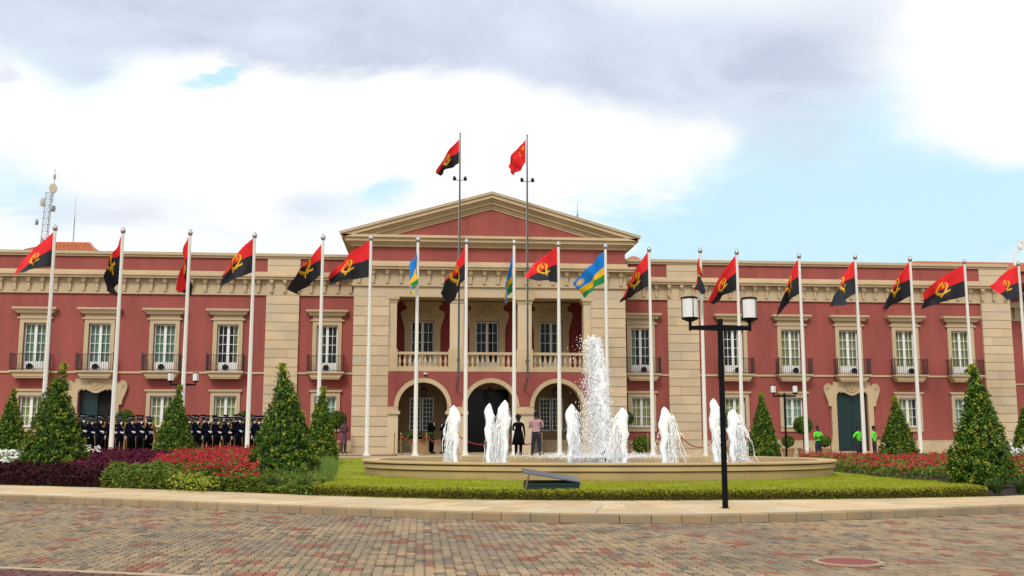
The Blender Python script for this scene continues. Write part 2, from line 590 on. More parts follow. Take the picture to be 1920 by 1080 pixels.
ORD = ['first', 'second', 'third', 'fourth', 'fifth', 'sixth', 'seventh', 'eighth', 'ninth', 'tenth', 'eleventh', 'twelfth', 'thirteenth',
       'fourteenth', 'fifteenth', 'sixteenth', 'seventeenth', 'eighteenth', 'nineteenth', 'twentieth'] + ['twenty-' + q for q in ('first', 'second', 'third', 'fourth', 'fifth', 'sixth', 'seventh', 'eighth', 'ninth')] + ['thirtieth']

# ------------------------------------------------------------------ ground


def zb(X):
    return np.interp(X, [7, 14], [.45, .10])


def gz(X, Y):
    t = np.clip((np.asarray(Y, float) + 34) / 22, 0, 1)
    return .2 + t * (zb(X) - .2)


def gs(X, Y):
    """soil of the planting beds: level with the pavement at its edge"""
    d = np.clip((np.asarray(Y, float) - hedge_y(X)) / .9, 0, 1)
    return .118 + (gz(X, Y) - .118) * d


def smooth_curve(pts):
    P = np.array(pts)
    X = np.arange(P[0, 0], P[-1, 0] + .01, 0.1)
    Y = np.interp(X, P[:, 0], P[:, 1])
    k = np.exp(-(np.arange(-25, 26) / 11.0) ** 2)
    k /= k.sum()
    Yp = np.pad(Y, 25, mode='reflect', reflect_type='odd')
    return X, np.convolve(Yp, k, 'valid')


KX, KY = smooth_curve([(-60, -4), (-25, -24.5), (-12.44, -31.75), (-8.6, -34.0), (-4.8, -36.3), (-2.4, -37.65), (-.1, -38.4), (2, -38.4), (5.2, -37.6),
                       (7.9, -36.65), (14, -33.8), (25, -27), (60, -3)])
HX, HY = smooth_curve([(-60, 1), (-25, -20.7), (-14.2, -27.4), (-11, -29.0), (-8.1, -30.85), (-5, -33.05), (-2.2, -34.4), (.2, -34.85), (3.1, -34.9), (6.5, -34.65),
                       (9.5, -33.95), (14, -31.5), (25, -24.2), (60, -1)])


def kerb_y(x):
    return np.interp(x, KX, KY)


def hedge_y(x):
    return np.interp(x, HX, HY)


tag(MB().add([(-900, -900, -.06), (900, -900, -.06), (900, 900, -.06), (-900, 900, -.06)], [(0, 1, 2, 3)]).build('ground', M_ground), kind='structure')


def sheet(name, m, ylo, yhi, zf, xs, ny=10):
    mb = MB()
    V = []
    for x in xs:
        a, b = float(ylo(x)), float(yhi(x))
        for j in range(ny + 1):
            y = a + (b - a) * j / ny
            V.append((x, y, float(zf(x, y))))
    F = []
    for i in range(len(xs) - 1):
        for j in range(ny):
            a = i * (ny + 1) + j
            F.append((a, a + ny + 1, a + ny + 2, a + 1))
    mb.add(V, F)
    return tag(mb.build(name, m, smooth=True, fix=False), kind='structure')


xs = np.arange(-59, 59.1, 1.0)
M_roadfar = mat('paved road', (0.40, 0.285, 0.165), 0.9, var=0.25, scale=2.0, col2=(0.30, 0.20, 0.125), mix_scale=1.4)
far_n, far_l = M_roadfar.node_tree.nodes, M_roadfar.node_tree.links
brk = far_n.new('ShaderNodeTexBrick')
brk.inputs['Scale'].default_value = 1.0
brk.inputs['Brick Width'].default_value = .11
brk.inputs['Row Height'].default_value = .22
brk.inputs['Mortar Size'].default_value = .006
brk.inputs['Color1'].default_value = (1, 1, 1, 1)
brk.inputs['Color2'].default_value = (.78, .74, .7, 1)
brk.inputs['Mortar'].default_value = (.14, .13, .12, 1)
fg = far_n.new('ShaderNodeNewGeometry')
far_l.new(fg.outputs['Position'], brk.inputs['Vector'])
pb = far_n['Principled BSDF']
src = pb.inputs['Base Color'].links[0].from_socket
mm_ = far_n.new('ShaderNodeVectorMath')
mm_.operation = 'MULTIPLY'
far_l.new(src, mm_.inputs[0])
far_l.new(brk.outputs['Color'], mm_.inputs[1])
far_l.new(mm_.outputs[0], pb.inputs['Base Color'])
road = sheet('road', M_roadfar, lambda x: -90, lambda x: kerb_y(x) + .1, lambda x, y: -.012, xs, 2)
sheet('garden_soil', M_soil, lambda x: hedge_y(x), lambda x: max(-12.9, hedge_y(x) + 1), lambda x, y: float(gs(x, y)) - (.16 if -6.2 < x < 9.1 and y < -13.2 and y > hedge_y(x) + .6 else 0), np.arange(-59, 59.1, .5), 30)
sheet('plaza', M_plaza, lambda x: -12.9, lambda x: 1.0, lambda x, y: float(gz(x, y)) + .004, np.arange(-59, 59.1, 1.0), 6)
pavement = sheet('pavement', M_joint, lambda x: kerb_y(x) + .02, lambda x: hedge_y(x) + .02, lambda x, y: .112, np.arange(-59, 59.1, .5), 1)
carpet = sheet('carpet', M_carpet, lambda x: -9.6, lambda x: -7.9, lambda x, y: float(gz(x, y)) + .012, np.arange(-21, -4.4, .5), 1)
carpet['kind'] = 'thing'
tag(carpet, 'long red carpet laid on the plaza before the uniformed guards', 'carpet')


# pavers -------------------------------------------------------------
def paver_shape(l=.22, w=.11):
    """zigzag sided block, centred on the origin: outline anticlockwise"""
    k, g_ = .011, .0055
    ys = [-l / 2 + .0018, -l / 4, 0, l / 4, l / 2 - .0018]
    dz = [-k * .4, k, -k * .4, -k * 1.2, -k * .4]
    right = [(w / 2 - g_ + d, y) for d, y in zip(dz, ys)]
    left = [(-w / 2 + g_ + d, y) for d, y in zip(dz, ys)]
    return np.array(right + left[::-1])


PO = paver_shape()
PTOP = PO * np.array([.90, .978])


def paver_faces():
    n = len(PO)
    v = [(p[0], p[1], -.012) for p in PO] + [(p[0], p[1], -.006) for p in PO] + [(p[0], p[1], 0) for p in PTOP]
    f = [tuple(range(2 * n, 3 * n))]
    for k in (0, n):
        f += [(k + i, k + (i + 1) % n, k + n + (i + 1) % n, k + n + i) for i in range(n)]
    return np.array(v, np.float32), f


def lay_pavers():
    PV, PF = paver_faces()
    cx, cy = [], []
    strip_p, strip_d = np.array([-7.96, -43.19]), np.array([2.08, -.81]) / np.hypot(2.08, .81)
    for x in np.arange(-15.5, 15.5, .11):
        ymax = float(kerb_y(x)) - .02
        ys = np.arange(-50.5, ymax - .1, .22)
        cx += [x] * len(ys)
        cy += list(ys)
    cx, cy = np.array(cx), np.array(cy)
    n = len(cx)
    cx = cx + rng.normal(0, .002, n)
    cy = cy + rng.normal(0, .004, n) + .03 * np.sin(cx * 1.3)
    side = (cx - strip_p[0]) * strip_d[1] - (cy - strip_p[1]) * strip_d[0]     # >0 on the near side of the strip
    near = side > .08
    keep = np.abs(side) > .11
    keep &= (cx - 1.46) ** 2 + (cy + 43.51) ** 2 > .43 ** 2
    # clusters of red blocks on a slanting lattice
    A = np.array([[.98, .42], [-.30, 1.18]])
    inv = np.linalg.inv(A)
    uv = np.c_[cx, cy] @ inv
    cell = np.round(uv)
    rel = (uv - cell) @ A
    h = np.sin(cell[:, 0] * 12.99 + cell[:, 1] * 78.23) * 43758.5
    h -= np.floor(h)
    rel = rel + np.c_[np.sin(h * 40), np.cos(h * 60)] * .09
    cl = ((np.abs(rel[:, 0]) < .20) & (np.abs(rel[:, 1]) < .13)) | ((np.abs(rel[:, 0]) < .10) & (np.abs(rel[:, 1]) < .26))
    red = cl & (h < .85) & (rng.random(n) < .9)
    big = .5 + .5 * np.sin(cx * .7 + 1.3 * np.sin(cy * .9)) * np.cos(cy * .8 + cx * .3)
    pg = np.clip(.02 + .13 * big * (1 - .08 * cx) + .04 * (cx < 0), 0, .3)
    grey = (rng.random(n) < pg) | ((h > .85) & cl)
    redx = rng.random(n) < .035
    mi = np.where(grey, 2, 0)
    mi = np.where(redx, 1, mi)
    mi = np.where(red, np.where(rng.random(n) < .12, 2, 1), mi)
    stain = ((cx + 1.55) / .33) ** 2 + ((cy + 40.35) / .28) ** 2 < 1
    mi = np.where(stain & (rng.random(n) < .8), 2, mi)
    mi = np.where(near, 3, mi)
    zt = rng.normal(0, .0022, n)
    sc = np.array([(-3.39), -55.0])
    d = np.hypot(cx - sc[0], cy - sc[1])
    ang = np.degrees(np.arctan2(cx - sc[0], cy - sc[1])) - 5.0
    vis = keep & (np.abs(ang) < 26.5) & (d * np.cos(np.radians(ang)) > 10.3)
    order = np.argsort(np.where(vis, d, 1e9))[:300]
    single = np.zeros(n, bool)
    single[order] = True
    # individual blocks
    mats4 = [M_ptan, M_pred, M_pgrey, M_pdark]
    protos = []
    for mm in mats4:
        mb = MB().add(PV, PF)
        me_o = mb.build('paver', mm, fix=False)
        protos.append(me_o.data)
        bpy.data.objects.remove(me_o)
    for i in order:
        o = bpy.data.objects.new('paver', protos[mi[i]])
        COL.objects.link(o)
        o.parent = road
        o.location = (cx[i], cy[i], zt[i])
    # the rest in one mesh
    rest = np.where(keep & ~single)[0]
    nv = len(PV)
    T = np.c_[cx[rest], cy[rest], zt[rest]]
    allv = (PV[None, :, :] + T[:, None, :]).reshape(-1, 3)
    me = bpy.data.meshes.new('paving')
    lens = [len(f) for f in PF]
    loops = np.concatenate([np.array(f) for f in PF])
    L_ = (loops[None, :] + (np.arange(len(rest)) * nv)[:, None]).ravel().astype(np.int32)
    tot = np.tile(np.array(lens, np.int32), len(rest))
    start = np.concatenate([[0], np.cumsum(tot)[:-1]]).astype(np.int32)
    me.vertices.add(len(allv))
    me.vertices.foreach_set('co', allv.astype(np.float32).ravel())
    me.loops.add(len(L_))
    me.loops.foreach_set('vertex_index', L_)
    me.polygons.add(len(tot))
    me.polygons.foreach_set('loop_start', start)
    me.polygons.foreach_set('loop_total', tot)
    for mm in mats4:
        me.materials.append(mm)
    me.polygons.foreach_set('material_index', np.repeat(mi[rest], len(PF)).astype(np.int32))
    me.update(calc_edges=True)
    o = bpy.data.objects.new('paving', me)
    COL.objects.link(o)
    o.parent = road
    o['kind'] = 'stuff'
    bp = [(-15.5, -50.6)] + [(float(q), float(kerb_y(q)) - .005) for q in np.linspace(-15.5, 15.5, 60)] + [(15.5, -50.6)]
    MB().add([(a, b, -.0085) for a, b in bp], [tuple(range(len(bp)))]).build('joint_bedding', M_road, road)
    # flush edging strip
    a = strip_p - strip_d * 8
    b = strip_p + strip_d * 9
    nrm = np.array([strip_d[1], -strip_d[0]])
    mb = MB().flat([tuple(a - nrm * .05), tuple(b - nrm * .05), tuple(b + nrm * .05), tuple(a + nrm * .05)], -.012, .003)
    mb.build('edging_strip', M_strip, road)


lay_pavers()
mh = empty('manhole_cover', 'round red manhole cover in a pale concrete ring', 'manhole cover', (1.46, -43.51, 0))
MB().lathe([(.40, -.012), (.40, .004), (.325, .006), (.325, -.01)], 40).build('rim', M_manrim, mh, smooth=30)
MB().lathe([(.315, -.012), (.315, .002), (.05, .004)], 40).build('infill', M_manred, mh, smooth=30)


# kerb and flagstones --------------------------------------------------
def arc(X, Y):
    s = np.concatenate([[0], np.cumsum(np.hypot(np.diff(X), np.diff(Y)))])
    return s


ks = arc(KX, KY)


def kerb_pt(s, off=0.0):
    x = np.interp(s, ks, KX)
    y = np.interp(s, ks, KY)
    x1, y1 = np.interp(s + .3, ks, KX), np.interp(s + .3, ks, KY)
    x0, y0 = np.interp(s - .3, ks, KX), np.interp(s - .3, ks, KY)
    t = np.array([x1 - x0, y1 - y0])
    t /= np.hypot(*t)
    return np.array([x, y]) + off * np.array([-t[1], t[0]])


kerb = tag(MB().box(-.1, .1, -.1, .1, -.3, -.2).build('kerb', M_kerb), kind='structure')
s_lo, s_hi = np.interp(-22, KX, ks), np.interp(20, KX, ks)
s = s_lo
while s < s_hi:
    ln = random.choice([.5, .5, .5, .52, .5, .98])
    g_ = .006
    q = [kerb_pt(s + g_, 0), kerb_pt(s + ln - g_, 0), kerb_pt(s + ln - g_, .20), kerb_pt(s + g_, .20)]
    top = .128 + random.uniform(-.003, .003)
    f0 = [kerb_pt(s + g_, -.0), kerb_pt(s + ln - g_, -.0)]
    f1 = [kerb_pt(s + g_, .015), kerb_pt(s + ln - g_, .015)]
    v = [(*f0[0], -.03), (*f0[1], -.03), (*f0[1], top - .015), (*f0[0], top - .015), (*f1[1], top), (*f1[0], top), (*q[2], top), (*q[3], top), (*q[2], -.03), (*q[3], -.03)]
    MB().add(v, [(0, 1, 2, 3), (3, 2, 4, 5), (5, 4, 6, 7), (7, 6, 8, 9), (0, 3, 5, 7, 9), (1, 8, 6, 4, 2)]).build('kerbstone', M_kerb, kerb)
    s += ln
for row in range(3):
    s = s_lo + random.random()
    while s < s_hi:
        ln = random.choice([.62, .75, .9, 1.0, 1.15])
        def P(ss, t):
            a = kerb_pt(ss, .212)
            # inner limit lies on the hedge curve, measured along the kerb normal
            lo, hi = .3, 6.0
            for _ in range(22):
                md = (lo + hi) / 2
                b_ = kerb_pt(ss, md)
                if b_[1] < hedge_y(b_[0]):
                    lo = md
                else:
                    hi = md
            b_ = kerb_pt(ss, lo)
            return a + (b_ - a) * t
        e = .005
        t0, t1 = row / 3 + .003, (row + 1) / 3 - .003
        q = [P(s + e, t0), P(s + ln - e, t0), P(s + ln - e, t1), P(s + e, t1)]
        tops = [.128 + random.uniform(-.004, .004) for _ in range(4)]
        v = [(*p, .10) for p in q] + [(*p, z) for p, z in zip(q, tops)]
        MB().add(v, [(4, 5, 6, 7), (0, 1, 5, 4), (1, 2, 6, 5), (2, 3, 7, 6), (3, 0, 4, 7)]).build('flagstone', M_flag, pavement, fix=False)
        s += ln

# ------------------------------------------------------------------ palace
PAL = empty('palace', 'long red two storey palace with cream stone trim and a central gabled portico', 'building')
MD = bpy.data.meshes


def part(mb, name, m, parent=None, smooth=False):
    return mb.build(name, m, parent or PAL, smooth=smooth)


def grid_wall(mb, x0, x1, z0, z1, y, ops, depth, m=0):
    X = sorted(set([x0, x1] + [v for o in ops for v in o[:2] if x0 < v < x1]))
    Z = sorted(set([z0, z1] + [v for o in ops for v in o[2:] if z0 < v < z1]))
    for i in range(len(X) - 1):
        for j in range(len(Z) - 1):
            cx, cz = (X[i] + X[i + 1]) / 2, (Z[j] + Z[j + 1]) / 2
            if any(o[0] < cx < o[1] and o[2] < cz < o[3] for o in ops):
                continue
            mb.add([(X[i], y, Z[j]), (X[i + 1], y, Z[j]), (X[i + 1], y, Z[j + 1]), (X[i], y, Z[j + 1])], [(0, 1, 2, 3)], m)
    for a, b, c, d in ops:
        mb.add([(a, y, c), (b, y, c), (b, y, d), (a, y, d), (a, y + depth, c), (b, y + depth, c), (b, y + depth, d), (a, y + depth, d)],
               [(0, 1, 5, 4), (1, 2, 6, 5), (2, 3, 7, 6), (3, 0, 4, 7)], m)


WX = [8.56, 13.79, 17.08, 20.42, 23.72, 27.0]
PO2, PI2 = 6.9, 5.13                     # portico pier outer and inner half widths
PY = -4.1                                # portico front plane
EX = 30.05                               # outer end of the wings
for sgn in (-1, 1):
    ops = []
    for k, wx in enumerate(WX):
        c = sgn * wx
        ops.append((c - .565, c + .565, 4.66, 7.19))
        if k != 3:
            ops.append((c - .575, c + .575, 1.78, 3.39))
        else:
            ops.append((c - .9, c + .9, .46, 3.75))
    mb = MB()
    x0, x1 = (PO2 - .02, EX) if sgn > 0 else (-EX, -PO2 + .02)
    grid_wall(mb, x0, x1, -.1, 10.79, 0, ops, .40)
    part(mb, 'wall', M_red)
    mb = MB()
    mb.box(x0, x1, .42, 9.0, -.1, 10.95)
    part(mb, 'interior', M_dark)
    # roof slab behind the parapet
    mb = MB()
    mb.box(min(x0, x1), max(x0, x1), .05, 9.1, 10.8, 10.9)
    part(mb, 'roof_deck', M_plaza)
    # plinth, with a gap at the door
    mb = MB()
    dl, dr = sgn * WX[3] - 1.34, sgn * WX[3] + 1.34
    for a, b in ((x0, dl), (dr, x1)):
        mb.box(a, b, -.07, -.002, -.1, 1.03)
        mb.box(a, b, -.09, -.003, 1.03, 1.06)
        mb.box(a, b, -.22, -.004, -.1, float(zb((a + b) / 2)) + .1)
    part(mb, 'plinth', M_stone)
    mb = MB()
    mb.box(x0, x1, -.06, -.002, 4.56, 4.66)
    part(mb, 'string_course', M_stone)
    # entablature
    mb = MB()
    mb.box(x0, x1, -.14, -.003, 9.85, 10.05)
    mb.box(x0, x1, -.46, -.003, 9.74, 9.85)
    mb.box(x0, x1, -.38, -.003, 9.62, 9.74)
    part(mb, 'cornice', M_stone)
    mb = MB()
    mb.box(x0, x1, -.06, -.003, 8.94, 9.62)
    mb.box(x0, x1, -.11, -.003, 8.78, 8.94)
    part(mb, 'frieze', M_trim)
    mb = MB()
    mb.box(x0, x1, -.12, .25, 10.79, 10.90)
    mb.box(x0, x1, -.2, .3, 10.90, 11.05)
    part(mb, 'coping', M_trim)
    # rusticated pilasters
    for px0, px1 in ((10.08, 11.82), (28.31, 30.03)):
        a, b = sorted((sgn * px0, sgn * px1))
        mb = MB().box(a + .01, b - .01, -.10, -.004, .1, 8.78)
        part(mb, 'pilaster_core', M_joint)
        z = .12
        hgt = (8.78 - .12) / 18
        sp = (a + b) / 2 + random.uniform(-.25, .25)
        for i in range(18):
            sp = (a + b) / 2 + random.uniform(-.45, .45)
            for xa, xb in ((a, sp - .0012), (sp + .0012, b)):
                o = part(MB().box(xa, xb, -.15, -.006, z + .012, z + hgt - .012), 'stone_block', M_block)
            z += hgt
        for za, zb_ in ((10.06, 10.40), (10.42, 10.785)):
            part(MB().box(a, b, -.08, -.006, za, zb_), 'stone_block', M_block)
        part(MB().box(a, b, -.15, -.006, 8.78, 9.62), 'stone_block', M_block)
        part(MB().box(a, b, -.2, -.007, 9.86, 10.05), 'stone_block', M_block)

# modillions (shared mesh)
mb = MB()
mb.box(-.10, .10, -.19, 0, .36, .50)
mb.frustum(0, -.12, .24, .36, .07, .09, .10, .15)
mb.frustum(0, -.07, -.16, .24, .058, .045, .062, .065)
mb.box(-.085, .085, -.12, 0, -.19, -.15)
mod0 = mb.build('modillion', M_trim)
MODM = mod0.data
bpy.data.objects.remove(mod0)


def modillion(x, y):
    o = bpy.data.objects.new('modillion', MODM)
    COL.objects.link(o)
    o.parent = PAL
    o.location = (x, y, 9.12)


for sgn in (-1, 1):
    x = 7.35
    while x < 30.0:
        modillion(sgn * x, -.06 - (.09 if (10.05 < x < 11.85 or x > 28.3) else 0))
        x += .7
for i in range(20):
    modillion(-6.65 + i * .7, PY - .06)

# upper windows ---------------------------------------------------------


def proto(mb, name, m, smooth=False):
    o = mb.build(name, m, smooth=smooth)
    d = o.data
    bpy.data.objects.remove(o)
    return d


def inst(data, name, parent, loc=(0, 0, 0)):
    o = bpy.data.objects.new(name, data)
    COL.objects.link(o)
    o.parent = parent
    o.location = loc
    return o


# stone frame of the upper windows, local to (wx, 0, 0)
mb = MB()
for a, b in ((-.775, -.563), (.563, .775)):
    mb.box(a, b, -.09, -.003, 4.66, 7.188)
mb.box(-.775, .775, -.09, -.003, 7.188, 7.41)
UF = proto(mb, 'window_frame', M_trim)
mb = MB()
mb.box(-.9, .9, -.14, -.003, 7.41, 7.49)
mb.box(-.78, .78, -.09, -.003, 7.49, 7.70)
mb.frustum(0, -.12, 7.70, 7.88, .92, .118, 1.05, .20)
mb.box(-1.12, 1.12, -.40, -.003, 7.90, 8.0)
mb.frustum(0, -.16, 7.86, 7.90, 1.04, .155, 1.08, .19)
UH = proto(mb, 'hood', M_trim)


def sash_mesh(hw, z0, z1, rows, panel):
    """two leaves with muntins; local to window centre"""
    mb = MB()
    y0, y1 = .14, .21
    st = .075
    mb.box(-hw, -hw + st, y0, y1, z0, z1)
    mb.box(hw - st, hw, y0, y1, z0, z1)
    mb.box(-hw + st, hw - st, y0, y1, z1 - st, z1)
    mb.box(-hw + st, hw - st, y0, y1, z0, z0 + st)
    mb.box(-.07, .07, y0 - .015, y1, z0 + st, z1 - st)
    gb = z0 + st
    if panel:
        gb = panel
        for s_ in (-1, 1):
            a, b = sorted((s_ * .07, s_ * (hw - st)))
            mb.box(a, b, y0 + .01, y1, z0 + st, panel)
    for s_ in (-1, 1):
        a, b = sorted((s_ * .07, s_ * (hw - st)))
        mb.box((a + b) / 2 - .014, (a + b) / 2 + .014, y0 + .02, y1 - .01, gb, z1 - st)
        for r in range(1, rows):
            z = gb + (z1 - st - gb) * r / rows
            mb.box(a, b, y0 + .022, y1 - .012, z - .014, z + .014)
    return mb, gb


mb, gb = sash_mesh(.56, 4.66, 7.185, 4, 5.18)
US = proto(mb, 'sash', M_white)
UG = proto(MB().add([(-.48, .19, gb), (.48, .19, gb), (.48, .19, 7.1), (-.48, .19, 7.1)], [(0, 1, 2, 3)]), 'glass', M_glass)
mb, gb2 = sash_mesh(.57, 1.78, 3.385, 3, None)
GS = proto(mb, 'sash', M_white)
GG = proto(MB().add([(-.49, .19, gb2), (.49, .19, gb2), (.49, .19, 3.3), (-.49, .19, 3.3)], [(0, 1, 2, 3)]), 'glass', M_glass)


def curtain_mesh(z0, z1, x0, x1, m, seed):
    r = random.Random(seed)
    n = 44
    V, F = [], []
    ph = r.random() * 6
    for i in range(n + 1):
        x = x0 + (x1 - x0) * i / n
        y = .30 + .028 * math.sin(i * 1.25 + ph) + .012 * math.sin(i * 2.9 + ph * 2)
        V += [(x, y, z0), (x + .004 * math.sin(i), y, z1)]
    for i in range(n):
        F.append((2 * i, 2 * i + 2, 2 * i + 3, 2 * i + 1))
    return proto(MB().add(V, F), 'curtain', m, smooth=True)


CU = [curtain_mesh(4.7, 7.15, -.54, .54, M_curtain, 1), curtain_mesh(4.7, 7.15, -.54, .54, M_curtain_y, 2)]
CUd = [curtain_mesh(4.7, 7.15, -.54, -.2, M_curtain, 3), curtain_mesh(4.7, 7.15, .25, .54, M_curtain_y, 4)]
CG = [curtain_mesh(1.8, 3.36, -.55, .55, M_curtain, 5), curtain_mesh(1.8, 3.36, -.55, .55, M_curtain_y, 6), curtain_mesh(1.8, 3.36, -.55, .35, M_curtain_y, 7)]
# ground floor frame
mb = MB()
for a, b in ((-.77, -.573), (.573, .77)):
    mb.box(a, b, -.09, -.003, 1.78, 3.388)
mb.box(-.77, .77, -.09, -.003, 3.388, 3.62)
mb.box(-.86, .86, -.17, -.003, 3.62, 3.72)
mb.box(-.77, .77, -.09, -.003, 1.53, 1.75)
mb.box(-.66, .66, -.16, .12, 1.75, 1.778)
GF = proto(mb, 'window_frame', M_trim)
# balcony: slab with stepped corbel
mb = MB()
mb.box(-.98, .98, -.66, -.061, 4.585, 4.67)
mb.frustum(0, -.28, 4.36, 4.55, .76, .26, .90, .275)
mb.box(-.93, .93, -.60, -.062, 4.545, 4.59)
mb.box(-.74, .74, -.50, -.004, 4.28, 4.37)
BS = proto(mb, 'balcony', M_stone)
mb = MB()
for z in (4.72, 5.5):
    mb.box(-.95, .95, -.63, -.605, z, z + .028)
    for s_ in (-1, 1):
        mb.box(s_ * .9375 - .0125, s_ * .9375 + .0125, -.603, -.02, z, z + .028)
for i in range(17):
    x = -.94 + 1.88 * i / 16
    mb.box(x - .008, x + .008, -.626, -.61, 4.66, 5.5)
for s_ in (-1, 1):
    for i in range(1, 6):
        y = -.61 + .1 * i
        mb.box(s_ * .9375 - .008, s_ * .9375 + .008, y - .008, y + .008, 4.66, 5.5)
    mb.box(s_ * .94 - .018, s_ * .94 + .018, -.636, -.60, 4.66, 5.56)
    mb.ball((s_ * .94, -.618, 5.59), .03, 8)
BR = proto(mb, 'railing', M_iron)

dark_up = {(-1, 1), (-1, 0), (1, 0), (1, 1)}      # windows with drawn back curtains
for sgn in (-1, 1):
    for k, wx in enumerate(WX):
        c = sgn * wx
        w = inst(UF, 'window', PAL, (c, 0, 0))
        inst(UH, 'hood', w)
        inst(US, 'sash', w)
        inst(UG, 'glass', w)
        if (sgn, k) in dark_up:
            inst(CUd[k % 2], 'curtain', w)
        else:
            inst(CU[0 if sgn < 0 else 1], 'curtain', w)
        b = inst(BS, 'balcony', PAL, (c, 0, 0))
        inst(BR, 'railing', b)
        if k != 3:
            w = inst(GF, 'window', PAL, (c, 0, 0))
            inst(GS, 'sash', w)
            inst(GG, 'glass', w)
            inst(CG[(k + (sgn > 0)) % 3], 'curtain', w)

# side portals ------------------------------------------------------------
OUT = [(1.30, .46), (1.30, .95), (1.24, 1.0), (1.24, 1.25), (1.20, 1.3), (1.20, 2.93), (1.34, 2.95), (1.37, 3.2), (1.47, 3.45), (1.56, 3.72), (1.575, 3.92), (1.52, 4.08), (1.40, 4.16),
       (1.26, 4.14), (1.17, 4.05), (1.08, 4.06), (1.03, 4.16), (1.02, 4.24), (.97, 4.27)]
INN = [(0, 3.52), (.15, 3.54), (.32, 3.62), (.48, 3.69), (.62, 3.72), (.76, 3.70), (.86, 3.60), (.9, 3.45), (.9, .46)]


def portal(sgn):
    c = sgn * WX[3]
    mb = MB()
    for s_ in (-1, 1):
        poly = [(c + s_ * x, z) for x, z in OUT] + [(c, 4.27)] + [(c + s_ * x, z) for x, z in INN]
        mb.prism(poly, -.17, -.004)
    # moulding round the ears and jambs
    for s_ in (-1, 1):
        mb.tube([(c + s_ * x, -.17, z) for x, z in OUT[5:]], .03, 6)
        mb.tube([(c + s_ * x * 1.04, -.17, z + .05) for x, z in INN[1:-1]], .025, 6)
    sur = part(mb, 'door_surround', M_stone)
    for s_ in (-1, 1):
        MB().tube([(c + s_ * (1.38 + .10 * math.cos(a)), -.18, 3.93 + .10 * math.sin(a)) for a in np.linspace(0, 6.28, 15)], .025, 6).build('roundel', M_stone, sur, smooth=True)
        MB().ball((c + s_ * 1.38, -.17, 3.93), .05, 8).build('roundel_boss', M_stone, sur, smooth=True)
        MB().tube([(c + s_ * (.62 + .13 * math.cos(a)), -.17, 4.02 + .12 * math.sin(a) - .05 * a) for a in np.linspace(-1, 5, 14)], .022, 6).build('carved_scroll', M_stone, sur, smooth=True)
    for r_, t_ in ((.42, .035), (.32, .025)):
        MB().tube([(c + r_ * math.cos(a), -.18, 4.12 + r_ * math.sin(a) * .95) for a in np.linspace(math.pi, 2 * math.pi, 17)], t_, 6).build('cartouche_rim', M_stone, sur, smooth=True)
    MB().ball((c, -.16, 4.0), .15, 10, sy=.5).build('cartouche', M_stone, sur, smooth=True)
    MB().tube([(c - .22, -.18, 4.1), (c - .1, -.2, 4.19), (c, -.2, 4.14), (c + .1, -.2, 4.19), (c + .22, -.18, 4.1)], .03, 6).build('carved_crest', M_stone, sur, smooth=True)
    mb = MB()
    z0 = float(zb(c))
    if sgn > 0:
        mb.box(c - 1.75, c + 1.75, -1.0, -.23, z0 - .1, z0 + .19)
        mb.box(c - 1.55, c + 1.55, -.62, -.225, z0 + .19, .455)
    else:
        mb.box(c - 1.75, c + 1.75, -.9, -.23, z0 - .1, z0 + .05)
    part(mb, 'door_step', M_stone)

    def leaf(xa, xb):
        mb = MB()
        mb.box(xa, xb, .16, .22, .462, 3.74)
        w_ = xb - xa
        for r in range(6):
            z = .55 + r * .525
            mb.frustum((xa + xb) / 2, .15, z + .05, z + .44, w_ / 2 - .08, .012, w_ / 2 - .11, .02)
            mb.box(xa + .03, xb - .03, .135, .16, z + .46, z + .50)
        return mb
    if sgn > 0:
        part(leaf(c - .895, c - .01), 'door', M_darkdoor)
        part(leaf(c + .01, c + .895), 'door', M_darkdoor)
    else:
        o_ = part(leaf(c - .895, c - .01), 'door', M_darkdoor)
        o_.location = (0, .17, 0)
        part(MB().box(c + .835, c + .895, .14, .40, .462, 3.74), 'door', M_darkdoor)


portal(-1)
portal(1)

# portico -------------------------------------------------------------------
BLK = {}
for sgn in (-1, 1):
    a, b = sorted((sgn * PO2, sgn * PI2))
    part(MB().box(a + .012, b - .012, PY + .05, -.02, .1, 8.26), 'pier_core', M_joint)
    z = .28
    hgt = (8.26 - .28) / 16
    for i in range(16):
        sp = (a + b) / 2 + random.uniform(-.4, .4)
        for xa, xb in ((a, sp - .0012), (sp + .0012, b)):
            part(MB().box(xa, xb, PY, -.01, z + .013, z + hgt - .013), 'stone_block', M_block)
        z += hgt
    part(MB().box(a - .02, b + .02, PY - .04, -.01, .1, .285), 'pier_base', M_stone)
# beam over the loggia, entablature, attic
mb = MB().box(-PO2, PO2, PY, PY + .7, 8.26, 8.78)
mb.box(-PO2, -PI2, PY + .7, -.011, 8.26, 8.78)
mb.box(PI2, PO2, PY + .7, -.011, 8.26, 8.78)
part(mb, 'architrave', M_block)
mb = MB()
mb.box(-PO2 - .06, PO2 + .06, PY - .06, -.0125, 8.94, 9.62)
mb.box(-PO2 - .10, PO2 + .10, PY - .11, -.012, 8.78, 8.94)
part(mb, 'frieze', M_trim)
mb = MB()
mb.box(-PO2 - .40, PO2 + .40, PY - .38, -.47, 9.62, 9.74)
mb.box(-PO2 - .48, PO2 + .48, PY - .46, -.471, 9.74, 9.85)
mb.box(-PO2 - .12, PO2 + .12, PY - .14, -.472, 9.85, 10.05)
part(mb, 'cornice', M_stone)
part(MB().box(-PO2 - .02, PO2 + .02, PY, 4, 10.05, 10.82), 'attic_wall', M_red)
mb = MB()
for z0, z1, xe, y in ((10.79, 10.93, 7.02, PY - .12), (10.93, 11.02, 7.18, PY - .24), (11.02, 11.2, 7.36, PY - .42), (11.2, 11.33, 7.5, PY - .54)):
    mb.box(-xe, xe, y, 4.0 + (11.4 - z1) * .01, z0, z1)
